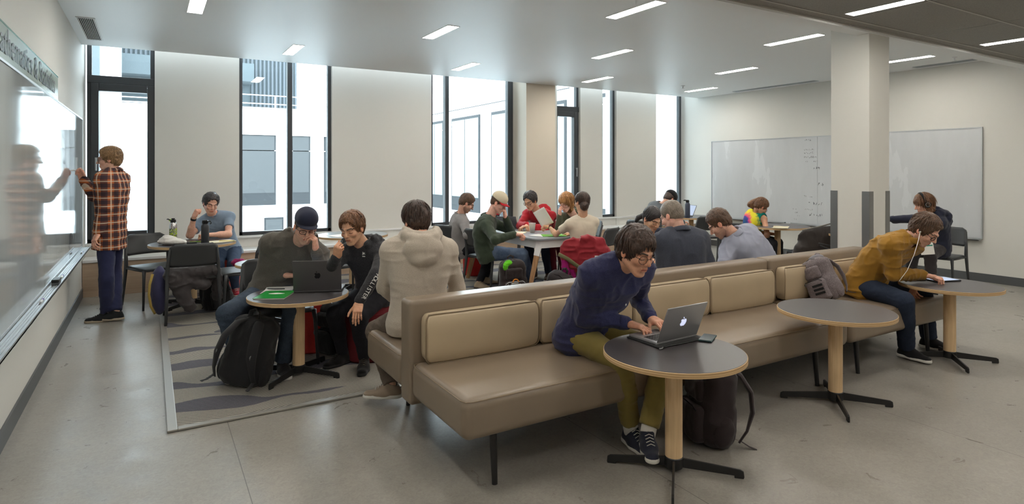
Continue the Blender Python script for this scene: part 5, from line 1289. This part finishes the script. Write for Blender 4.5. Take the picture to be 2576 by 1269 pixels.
phone('phone in a dark case beside the silver laptop', 2.655, 2.375, TZ, math.radians(-60), plain('teal_case', srgb(44, 70, 74), .4))
l3 = laptop('dark grey laptop with a black mark on its lid in front of the capped person', (1.10, 4.835, TZ+.001), (.37, .93), .356, .243, 100, m_space, 'apple', False)
nb = thing('notebook', 'green-covered spiral notebook at the edge of the carpet table', 'notebook', (.80, 4.88, TZ), math.radians(-28))
MB().box(-.11, .11, -.14, .14, 0, .007).build('pages', m_paper, nb, smooth=0); MB().box(-.112, .112, -.142, .142, .0072, .0085).build('cover', m_green, nb, smooth=0)
mb = MB(); mb.prism([(.06*math.cos(2*PI*k/28), .022*math.sin(2*PI*k/28)) for k in range(28)], .0006, ((-.0, .03, .0086), (1, 0, 0), (0, 1, 0), (0, 0, 1))); mb.build('cover_oval', m_whiteink, nb, smooth=0)
mb = MB(); [mb.tube([(-.113, -.13+.0105*k, .001), (-.118, -.13+.0105*k, .005), (-.113, -.13+.0105*k, .0095)], .0009, 4) for k in range(26)]; mb.build('spiral_wire', m_black, nb)
def sheet(label, x, y, z, rz, w, d, m, curl=.004, seed=1, name='paper_sheet', group=None, n=1):
    p = thing(name, label, 'paper', (x, y, z), rz, group) if n > 1 else None; r = random.Random(seed)
    for q in range(n):
        P = []; ph = r.random()*6; a = r.uniform(-.12, .12)*(n > 1)
        for i in range(9):
            row = []
            for j in range(9):
                u, v = (i/8-.5)*w, (j/8-.5)*d; row.append((u*math.cos(a)-v*math.sin(a), u*math.sin(a)+v*math.cos(a), .0008+q*.0012+curl*(max(0, i/8-.6)**2*3+.2*math.sin(ph+i*.5+j*.4)**2)))
            P.append(row)
        o = MB().grid(P).build('sheet' if p else name, m, p, solid=.0006, smooth=180)
        if not p: o.location = (x, y, z); o.rotation_euler = (0, 0, rz); tag(o, label, 'paper', group); p = o
    return p
sheet('loose handwritten sheets spread between the green notebook and dark laptop', .86, 5.08, TZ+.001, math.radians(-20), .21, .28, m_paper, n=3)
pn = thing('pen', 'pen lying on the papers by the green notebook', 'pen', (.84, 5.10, TZ+.009), math.radians(60)); MB().tube([(0, -.07, 0), (0, .06, 0)], .0042, 8).build('barrel', m_black, pn); MB().tube([(0, .06, 0), (0, .074, 0)], [.004, .0006], 8).build('tip', m_steel, pn)
# tablet table
tb = thing('tablet', 'tablet in a dark folding case with a bright page under the writing hand', 'tablet', (5.76, 2.60, TZ), math.radians(-18)); MB().box(-.125, .125, -.085, .085, 0, .012).build('case', m_kblack, tb, bevel=.004); MB().box(-.114, .114, -.075, .075, .0118, .0128).build('screen', m_scr, tb, smooth=0)
phone('dark phone with a white cable at the edge of the tablet table', 5.57, 2.715, TZ, math.radians(60), m_blackp)
def bottle(label, x, y, z, prof, capprof, m, mc, extra=None):
    b = thing('water_bottle', label, 'bottle', (x, y, z)); MB().lathe(prof, n=32).build('body', m, b, smooth=60); c = MB().lathe(capprof, n=28); (extra(c) if extra else None); c.build('cap', mc, b); return b
BT = .731
bottle('matte black bottle on the front edge of the left window table', .53, 7.78, BT, [(0, 0), (.038, 0), (.041, .006), (.041, .20), (.036, .215), (.026, .226), (.026, .232)], [(.029, .230), (.031, .234), (.031, .262), (.026, .268)], plain('matte_black_coat', srgb(44, 46, 50), .5), m_blackp,
       lambda c: c.tube([(.03, 0, .25), (.055, 0, .255), (.062, 0, .235), (.05, 0, .222)], .006, 8))
b = bottle('steel bottle with a lime patterned band at the back of the left window table', .23, 8.30, BT, [(0, 0), (.037, 0), (.040, .006), (.040, .185), (.034, .205), (.026, .22)], [(.028, .218), (.030, .222), (.030, .25), (.018, .256), (.018, .268)], m_chrome, m_blackp,
       lambda c: c.tube([(-.02, 0, .24), (-.055, 0, .262), (-.065, 0, .255)], .007, 8))
MB().lathe([(.0405, .01), (.0408, .012), (.0408, .145), (.0405, .147)], n=32).build('lime_band', (lambda t: (t.col(t.ramp(t.noise(t.coord(scale=(1, 1, 1.6)), 32, 2, .6, 2.0), [(.44, srgb(190, 220, 40)), (.47, srgb(24, 26, 24)), (.55, srgb(24, 26, 24)), (.57, srgb(225, 228, 220)), (.62, srgb(190, 220, 40))], 'CONSTANT')), t.m)[1])(NT('lime_graphic', .4)), b)
MB().tube([(-.03, 0, .232), (-.045, 0, .244), (-.03, 0, .256), (.0, 0, .262)], .0035, 6).build('lime_strap', plain('lime', srgb(180, 220, 30), .5), b)
F = Field().u(Ell((0, 0, .035), (.15, .09, .035)), .02).u(Ell((-.04, .0, .06), (.08, .06, .05)), .03).u(Ell((.10, -.02, .03), (.08, .06, .025)), .02).cut((0, 0, .001), (0, 0, -1))
bg = thing('paper_bag', 'crumpled white paper bag on the left window table', 'paper bag', (.20, 7.90, BT), math.radians(-35)); F2 = solid('bag', F, .006, plain('white_crumple', srgb(224, 222, 216), .7), bg, disp=folds(.012, 18, 3), sm=0)
o = tag(MB().box(-.05, .05, -.035, .035, 0, .022).build('wallet', m_kblack, loc=(.40, 7.83, BT), bevel=.006), 'small black case on the left window table beside the bottles', 'wallet')
phone('phone with a green edge behind the black bottle', .47, 8.06, BT, math.radians(70), plain('lime_case', srgb(120, 170, 40), .5))
nb2 = thing('notebook', 'open cream notebook under the arm of the light blue T-shirt', 'notebook', (.70, 7.90, BT), math.radians(-75)); MB().box(-.10, .10, -.14, .14, 0, .010).build('pages', m_cream, nb2, bevel=.003); MB().box(-.103, .103, -.143, .143, -.0, .002).build('cover', m_kblack, nb2, smooth=0)
pn = tag(MB().tube([(0, -.085, 0), (0, .085, 0)], .004, 6).build('pencil', plain('yellow_pencil', srgb(210, 190, 60), .4), loc=(.76, 7.86, BT+.0145)), 'yellow pencil lying on the open cream notebook', 'pencil'); pn.rotation_euler = (0, 0, 1.2)
sheet('single white sheet on the window table behind the black hoodie', 2.05, 7.85, BT, .3, .21, .29, m_paper)
# long table things
LT = .735
tq = laptop('dark tablet computer propped on a kickstand on the long table', (4.36, 7.55, LT), (.75, .65), .29, .20, 118, m_space, 'sq', False, lift=.006)
cp = thing('iced_coffee_cup', 'clear plastic cup of iced coffee on the long table', 'cup', (4.33, 6.86, LT)); t = NT('clear_plastic', .08, color=(.9, .92, .92, 1)); t.set('Alpha', .35); m_clear = t.m
MB().lathe([(0, 0), (.031, 0), (.045, .12), (.047, .125)], n=28).build('cup_wall', m_clear, cp); MB().lathe([(0, .002), (.029, .002), (.037, .062), (0, .062)], n=24).build('coffee', plain('coffee', srgb(84, 52, 30), .2), cp); MB().lathe([(0, .063), (.037, .063), (.043, .110), (0, .11)], n=24).build('milk_foam', plain('foam', srgb(214, 200, 168), .6), cp); MB().lathe([(.048, .122), (.049, .13), (.03, .134), (0, .134)], n=24).build('lid', m_clear, cp)
for k, (x, y, rz, m, l) in enumerate(((4.25, 6.5, .4, m_paper, 'printed sheets at the near corner of the long table'), (4.55, 6.45, -.3, m_paper, 'white sheets by the arm of the cream T-shirt'), (4.15, 7.0, .9, m_cream, 'sheet under the sleeve of the dark green fleece'), (4.60, 7.1, .2, m_paper, 'sheet in the middle of the long table'))):
    sheet(l, x, y, LT, rz, .21, .29, m, n=2, seed=k+4, group=None)
g_ = tag(MB().box(-.11, .11, -.15, .15, 0, .006).build('folder', plain('lime_folder', srgb(110, 190, 70), .4), loc=(4.36, 6.40, LT+.004), smooth=0), 'lime green folder edge under the white sheets', 'folder'); g_.rotation_euler = (0, 0, 1.1)
hs = tag(MB().grid([[(-.085+.17*i/8, 0+.03*math.sin(i/8*2.2), -.12+.24*j/8) for j in range(9)] for i in range(9)]).build('held_sheet', m_paper, solid=.0008, smooth=180), 'white printed sheet held up by the cream T-shirt', 'paper')
_w = at(1366, 549, 7.85); hs.location = _w; hs.rotation_euler = (.35, -.45, math.radians(vh(1366, 0)+60))
bottle('red bottle behind the cap wearer on the long table', 4.30, 7.75, LT, [(0, 0), (.034, 0), (.036, .006), (.036, .15), (.026, .18), (.026, .185)], [(.027, .184), (.03, .188), (.03, .21), (.02, .215)], m_kblack, plain('red_cap', srgb(190, 36, 40), .4))
# far tables
_b = at(1736, 527, 10.95); bottle('slate blue bottle on the far corner table', 8.08, 7.68, BT, [(0, 0), (.040, 0), (.044, .006), (.044, .23), (.036, .25), (.026, .26), (.026, .265)], [(.028, .264), (.031, .268), (.031, .30), (.02, .31)], plain('slate_coat', srgb(66, 72, 88), .5), m_blackp, lambda c: c.tube([(-.02, 0, .30), (-.05, .02, .305), (-.07, .02, .30)], .010, 8))
laptop('thin dark laptop standing open on the far corner table', (8.30, 7.85, BT), (-.8, .3), .30, .21, 112, m_space, None)
sheet('open cream booklet on the table of the tie-dye top', 7.80, 5.62, BT+.001, .5, .26, .20, m_cream, curl=.02, n=2)
sheet('brown folder at the fingertips of the outstretched arm', 7.95, 4.25, BT, .2, .24, .32, plain('kraft', srgb(190, 150, 106), .7))
pc = tag(MB().box(-.07, .07, -.004, .004, -.13, .13).build('leaflet', m_paper, loc=at(2330, 614, 7.42), smooth=0), 'printed leaflet with a teal stripe propped on the lap of the navy hoodie', 'paper'); pc.rotation_euler = (0, -.15, math.radians(vh(2330, 90)))
MB().box(-.061, .061, -.005, .005, -.03, -.015).build('teal_stripe', plain('teal', srgb(30, 130, 110), .5), pc, smooth=0)

# ---- bags -------------------------------------------------------------
def backpack(label, loc, rz, tilt=(0, 0), m=None, k=1.0, zipc=None, straps=True, seed=1, trim=None, pocket=True, group=None):
    t = thing('backpack', label, 'backpack', loc, rz, group); t.rotation_euler = (tilt[0], tilt[1], rz); t.scale = (k, k, k); m = m or m_bag
    F = Field(); F.u(Box((0, 0, .225), (.150, .095, .225), r=.07), .03).u(Ell((0, .02, .15), (.165, .12, .15)), .05).u(Ell((0, -.02, .36), (.12, .09, .10)), .05).cut((0, 0, 0.002), (0, 0, -1))
    b = solid('body', F, .008, m, t, disp=folds(.009, 11, seed))
    if pocket:
        F = Field(); F.u(Box((0, .118, .13), (.115, .042, .105), r=.035), .02).u(Box((0, .105, .315), (.095, .030, .065), r=.028), .02); solid('front_pocket', F, .007, m, t, disp=folds(.006, 14, seed+3))
        for q in (-1, 1): F = Field().u(Ell((q*.150, .0, .11), (.030, .065, .10)), .02); solid('side_pocket', F, .008, m, t, disp=folds(.005, 16, seed+5+q))
    z = MB(); z.tube([(-.11, .155, .215), (-.08, .163, .238), (.08, .163, .238), (.11, .155, .215)], .0035, 6).tube([(-.13, .06, .30), (-.11, .055, .43), (0, .05, .462), (.11, .055, .43), (.13, .06, .30)], .0035, 6); z.build('zip', zipc or m_blackp, t)
    MB().tube([(.085, .166, .236), (.088, .172, .215), (.088, .17, .20)], .0035, 6).build('zip_pull', m_steel, t)
    MB().tube([(-.035, -.07, .435), (-.03, -.08, .485), (0, -.083, .50), (.03, -.08, .485), (.035, -.07, .435)], .011, 8, flat=(1.4, .6)).build('top_handle', m, t)
    if straps:
        for q in (-1, 1):
            s = MB().tube([(q*.05, -.075, .425), (q*.075, -.13, .40), (q*.105, -.185, .31), (q*.12, -.19, .20), (q*.135, -.15, .10), (q*.14, -.10, .04)], [.030, .033, .034, .032, .018, .014], 10, flat=(1, .42)).build('shoulder_strap', m, t)
            MB().tube([(q*.118, -.198, .22), (q*.118, -.205, .205), (q*.118, -.198, .19)], .004, 6).build('strap_ring', m_steel, s)
            MB().tube([(q*.14, -.11, .05), (q*.15, -.16, .02), (q*.16, -.20, .006)], .012, 6, flat=(1, .2)).build('strap_tail', m, s)
    return t
m_bag = cloth('black_cordura', srgb(38, 38, 40), .8, 350, .4)
def gnd(px, py): d = FPX*EYE/(py-CY); p = at(px, py, d); return (p.x, p.y, .012 if (.13 < p.x < 7.2 and p.y > 4.24) else 0)
p = gnd(604, 974); backpack('bulky black backpack with looped straps on the carpet beside the round table', p, math.radians(vh(620, 148)-90), (-.28, .16), m_bag, 1.08, seed=2)
p = gnd(1786, 1108); backpack('dark brown backpack standing under the nearest round table', p, math.radians(vh(1786, -62)-90), (.04, 0), cloth('brown_black_weave', srgb(48, 40, 42), .8, 350, .4), 1.0, seed=5)
mel = cloth('grey_melange', srgb(84, 76, 78), .9, 300, .3, heather=srgb(150, 140, 142))
bp = backpack('grey melange backpack with dark stripes lying open on the sofa seat', (4.86, 3.02, .478), math.radians(vh(2110, -35)-90), (-.10, .42), mel, .80, seed=7)
st = MB()
for k in range(3): st.box(-.10, .02, .160, .168, .09+.040*k, .112+.040*k)
st.build('dark_stripes', m_kblack, bp, smooth=0); F = Field().u(Ell((0, .01, .06), (.155, .11, .07)), .02).cut((0, 0, .003), (0, 0, -1)); solid('dark_base', F, .008, m_kblack, bp, disp=folds(.004, 14, 3))
F = Field().u(Ell((-.02, -.02, .44), (.10, .040, .05)), .02); solid('grey_lining', F, .008, cloth('grey_lining_m', srgb(130, 128, 134)), bp)
bp = backpack('black backpack with orange arch logo and lime cloth below the green fleece', (3.72, 6.30, .012), math.radians(vh(1262, 10)-90), (0, .06), cloth('umber_nylon', srgb(46, 38, 38), .7, 350, .3), 1.05, zipc=m_silver, seed=9)
mb = MB(); [mb.prism([(.026*math.cos(a)*r, .026*math.sin(a)*r) for r, a in [(1, PI*k/7), (1.5, PI*k/7+.08), (1.5, PI*(k+1)/7-.08), (1, PI*(k+1)/7)]], .003, ((.0, .166, .235), (1, 0, 0), (0, 0, 1), (0, 1, 0))) for k in range(7)]; mb.build('arch_logo', plain('orange_thread', srgb(226, 140, 40), .6), bp, smooth=0)
MB().box(-.055, .055, .168, .172, .205, .211).box(-.03, .05, .168, .172, .220, .226).build('logo_bars', m_whiteink, bp, smooth=0)
F = Field().u(Ell((.05, .05, .435), (.05, .04, .035)), .02).u(Ell((.09, .08, .40), (.03, .03, .05)), .02); solid('lime_cloth', F, .007, cloth('lime_cloth_m', srgb(96, 190, 34)), bp, disp=folds(.010, 20, 4))
p = at(1408, 700, 6.9); backpack('dark backpack slumped on the carpet left of the red jacket', (p.x, p.y+.1, .012), math.radians(vh(1400, -30)-90), (-.25, -.35), cloth('umber_nylon_b', srgb(42, 36, 38), .7, 350, .3), .95, seed=11)
p = gnd(866, 905); backpack('black backpack behind the boots of the black hoodie', (p[0]+.02, p[1]+.22, .012), math.radians(vh(842, -50)-90), (-.12, .05), m_bag, .98, seed=13)
p = gnd(548, 775); backpack('open black backpack beside the rear leg of the jacket-hung chair', (.66, 7.62, .012), math.radians(vh(540, 20)-90), (.1, .1), m_bag, .9, seed=15)
# soft things, cloth volumes
def soft(name, label, cat, F, m, h=.010, amp=.014, sc=9, seed=1, group=None, org=None):
    B = [o[1].bb() for o in F.ops if o[0] == 'u']; lo = np.min([b[0] for b in B], 0); hi = np.max([b[1] for b in B], 0)
    o3 = org or ((lo[0]+hi[0])/2, (lo[1]+hi[1])/2, max(lo[2], 0)); t = thing(name, label, cat, o3, 0, group); solid('fabric', F, h, m, t, o3, folds(amp, sc, seed)); return t, o3
jk = cloth('black_windbreaker', srgb(64, 60, 61), .55, 300, .2)
F = Field(); c0 = Vector((.37, 7.20, 0))
F.u(Cap(c0+Vector((-.18, -.05, .50)), c0+Vector((.18, -.05, .52)), .075, .07), .04).u(Cap(c0+Vector((-.16, -.06, .44)), c0+Vector((.12, -.07, .38)), .06, .05), .04).u(Fcap(c0+Vector((-.12, -.08, .42)), c0+Vector((-.03, -.10, .17)), .085, .06, (0, 1, 0), .6), .04).u(Fcap(c0+Vector((.22, 0, .48)), c0+Vector((.24, .02, .24)), .06, .05, (0, 1, 0), .8), .04)
soft('jacket', 'black rain jacket bundled under the back of the nearest left chair', 'jacket', F, jk, amp=.020, sc=11, seed=3)
F = Field().u(Ell((.08, 7.30, .33), (.085, .14, .25)), .03); t_, o3 = soft('shoulder_bag', 'blue bag with a yellow rim hung at the left of the jacket chair', 'bag', F, cloth('indigo_canvas', srgb(62, 62, 92)), amp=.008, seed=4)
MB().tube([Vector((.02, 7.19, .52))-V0(o3), Vector((-.005, 7.17, .42))-V0(o3), Vector((-.012, 7.165, .32))-V0(o3), Vector((.005, 7.17, .20))-V0(o3), Vector((.04, 7.18, .12))-V0(o3)], .015, 8, flat=(.8, .8)).build('yellow_rim', cloth('mustard_web', srgb(164, 140, 72)), t_, smooth=180)
F = Field().u(Ell(at(600, 668, 7.12)+Vector((0, 0, .035)), (.085, .07, .045)), .02); soft('scarf', 'crumpled magenta scarf on the sideways chair seat', 'scarf', F, cloth('magenta_knit', srgb(140, 24, 84)), amp=.018, sc=16, seed=6)
# red jacket and the magenta one under it, over the chair back
rr = cloth('brick_red_shell', srgb(150, 40, 50), .6, 300, .2); a = lambda px, py, d=6.95: at(px, py, d)
F = Field(); F.u(Fcap(a(1430, 618), a(1508, 612), .075, .08, vd(1470, 0), .6), .04).u(Fcap(a(1425, 640), a(1515, 640), .085, .095, vd(1470, 0), .55), .05).u(Fcap(a(1450, 668), a(1505, 662), .08, .085, vd(1470, 0), .55), .05).u(Cap(a(1518, 632), a(1524, 652), .062, .050), .04).u(Ell(a(1480, 600), (.10, .06, .03)), .04)
t_, o3 = soft('jacket', 'big brick-red jacket draped over a chair back at the long table', 'jacket', F, rr, amp=.022, sc=10, seed=8)
MB().tube([a(1405, 640, 6.86)-V0(o3), a(1428, 652, 6.82)-V0(o3), a(1455, 672, 6.82)-V0(o3), a(1478, 676, 6.84)-V0(o3)], .022, 8, flat=(.5, 1)).build('olive_hem', cloth('olive_web', srgb(104, 100, 70)), t_, smooth=180)
MB().obox(a(1502, 648, 6.80)-V0(o3), vd(1502, 90), (0, 0, 1), vd(1502, 0), .025, .018, .002).build('label_patch', m_paper, t_, smooth=0)
F = Field().u(Fcap(a(1420, 655), a(1424, 705), .045, .04, vd(1420, 0), .7), .03).u(Fcap(a(1442, 660), a(1444, 708), .04, .03, vd(1440, 0), .7), .03)
soft('jacket', 'magenta fleece hanging beneath the brick-red jacket', 'jacket', F, cloth('magenta_fleece', srgb(160, 28, 110)), amp=.014, sc=12, seed=9)
F = Field().u(Fcap(a(1456, 680), a(1460, 715), .055, .05, vd(1455, 0), .7), .03); soft('bag', 'olive pouch hanging under the brick-red jacket', 'bag', F, cloth('olive_pouch', srgb(100, 96, 74)), amp=.012, sc=12, seed=10)
# black tote
F = Field(); b = lambda px, py, d=8.15: at(px, py, d)
F.u(Fcap(b(2026, 596), b(2086, 582), .085, .08, vd(2050, 0), .45), .04).u(Fcap(b(2030, 612), b(2078, 600), .10, .10, vd(2050, 0), .5), .04).u(Fcap(b(2015, 628), b(2078, 620), .095, .09, vd(2050, 0), .6), .06).u(Fcap(b(1996, 655), b(2078, 650), .09, .09, vd(2050, 0), .7), .06)
t_, o3 = soft('tote_bag', 'open black tote bag sagging over a chair behind the sofa', 'bag', F, cloth('waxed_black', srgb(52, 46, 44), .5, 250, .3), amp=.016, sc=7, seed=12)
MB().tube([b(2060, 612, 8.0)-V0(o3), b(2085, 618, 7.9)-V0(o3), b(2108, 625, 7.85)-V0(o3), b(2112, 632, 7.85)-V0(o3), b(2096, 632, 7.9)-V0(o3), b(2062, 618, 8.0)-V0(o3)], .016, 8, flat=(1, .4)).build('strap', m_kblack, t_, smooth=180)
MB().tube([b(2018, 580, 8.0)-V0(o3), b(2055, 572, 8.0)-V0(o3), b(2098, 561, 8.0)-V0(o3)], .010, 6).build('rim', plain('rim_grey', srgb(110, 106, 102), .5), t_, smooth=180)

# ---- marks and small gear worn by people ------------------------------
def on(key): return PP[key]['_']
from mathutils.bvhtree import BVHTree
def surface(q, guess, key='top'):
    """nearest cloth surface point to a guess, on the side that faces the room's viewpoint"""
    o = q[key]; me = o.data; T = BVHTree.FromPolygons([v.co[:] for v in me.vertices], [p.vertices[:] for p in me.polygons])
    org = V0(q['org']); e = Vector((0, 0, EYE))-org; d = (Vector(guess)-org-e).normalized(); h, n, *_ = T.ray_cast(e, d)
    if h is None: h, n, *_ = T.find_nearest(Vector(guess)-org)
    if n.dot(d) > 0: n = -n
    return h, n
q = on('holl'); S0, E0, W0 = q['arm'][-1]; m = 9
for k, chx in enumerate('HOLLISTER'):
    g = E0.lerp(W0, -.02+.86*(k+.5)/m); h, n = surface(q, g); U = (W0-E0).normalized()
    fr = frame_mtx(h+n*.002, U, n.cross(U)); o = text('sleeve_letter', chx, m_whiteink, .044, fr, q['top'], sx=.92, ext=.0015, align='CENTER')
q = on('holl'); h, n = surface(q, at(912, 642, 4.9)); R = n.cross(Vector((0, 0, 1))).normalized()*-1
o = MB().prism([(0, 0), (.012, .006), (.03, .008), (.018, .014), (.026, .024), (.012, .018), (.004, .028), (.002, .014)], .002).box(0, .026, -.014, -.006, 0, .002).build('chest_bird', m_whiteink, q['top'], smooth=0); o.matrix_local = frame_mtx(h+n*.002, R, (0, 0, 1))
q = on('navy'); h, n = surface(q, at(1572, 768, 3.2)); R = n.cross(Vector((0, 0, 1))).normalized()*-1
o = MB().prism([(0, 0), (.005, .008), (.001, .016), (-.003, .020), (.002, .030), (.008, .036), (.011, .030), (.009, .024), (.015, .014), (.010, .009), (.013, -.004), (.009, -.002), (.006, .003), (.002, -.006)], .002).build('chest_emblem', m_whiteink, q['top'], smooth=0); o.matrix_local = frame_mtx(h+n*.002, R, (0, 0, 1))
# belt-level, wrist and head gear
q = on('phones'); HB, hc, org = q['HB'], q['hc'], q['org']; X = lambda p: Vector(V3(hc)+V3(p)@HB)-V0(org)
hb_ = MB().tube([X((s*.105*math.sin(a), -.01, .015+.135*math.cos(a))) for s, a in [(1, math.radians(t_)) for t_ in range(-95, 96, 10)]], .011, 8, flat=(.5, 1.5)).build('headphones', m_kblack, q['root'], smooth=180)
for s in (-1, 1):
    MB().tube([X((s*.070, -.008, -.005)), X((s*.112, -.008, -.005))], [.040, .038], 24).build('ear_cup', m_blackp, hb_)
    MB().tube([X((s*.112+s*.001, -.008+.024*math.cos(2*PI*k/24), -.005+.024*math.sin(2*PI*k/24))) for k in range(25)], .002, 6).build('ring', m_silver, hb_)
q = on('must'); HB, hc, org = q['HB'], q['hc'], q['org']; X = lambda p: Vector(V3(hc)+V3(p)@HB)-V0(org)
eb = MB().tube([X((.082, .002, -.006)), X((.090, .004, -.010))], .007, 10); w0 = X((.088, .006, -.014))
ch = Vector(at(2300, 640, 4.80))-V0(org); lap = Vector(at(2262, 708, 4.80))-V0(org)
eb.tube([w0, w0.lerp(ch, .35)+Vector((0, 0, -.015)), ch, ch.lerp(lap, .5)+Vector((.01, 0, -.02)), lap], .0022, 6).build('earbuds', m_whiteink, q['root'], smooth=180)
q = on('tee'); E0, W0 = q['arm'][1][1:]; c = E0.lerp(W0, .88)-V0(q['org']); d = (W0-E0).normalized(); MB().tube([c-d*.012, c+d*.012], [.033, .032], 20).build('watch', m_kblack, q['root'])
q = on('cream'); E0, W0 = q['arm'][-1][1:]; c = E0.lerp(W0, .95)-V0(q['org']); d = (W0-E0).normalized(); MB().tube([c-d*.012, c+d*.012], [.028, .027], 20).build('watch', m_kblack, q['root'])
q = on('plaid'); W0 = q['arm'][1][2]; tip = W0+Vector((-.12, .10, .10))
mk_ = thing('marker', 'marker held to the glossy left whiteboard by the plaid shirt', 'marker pen', W0+Vector((-.03, .05, .085))); MB().tube([(0, 0, 0), (-.07, .05, .02)], .0075, 10).build('barrel', m_whiteink, mk_); MB().tube([(-.07, .05, .02), (-.085, .061, .024)], [.006, .002], 8).build('tip', m_black, mk_)
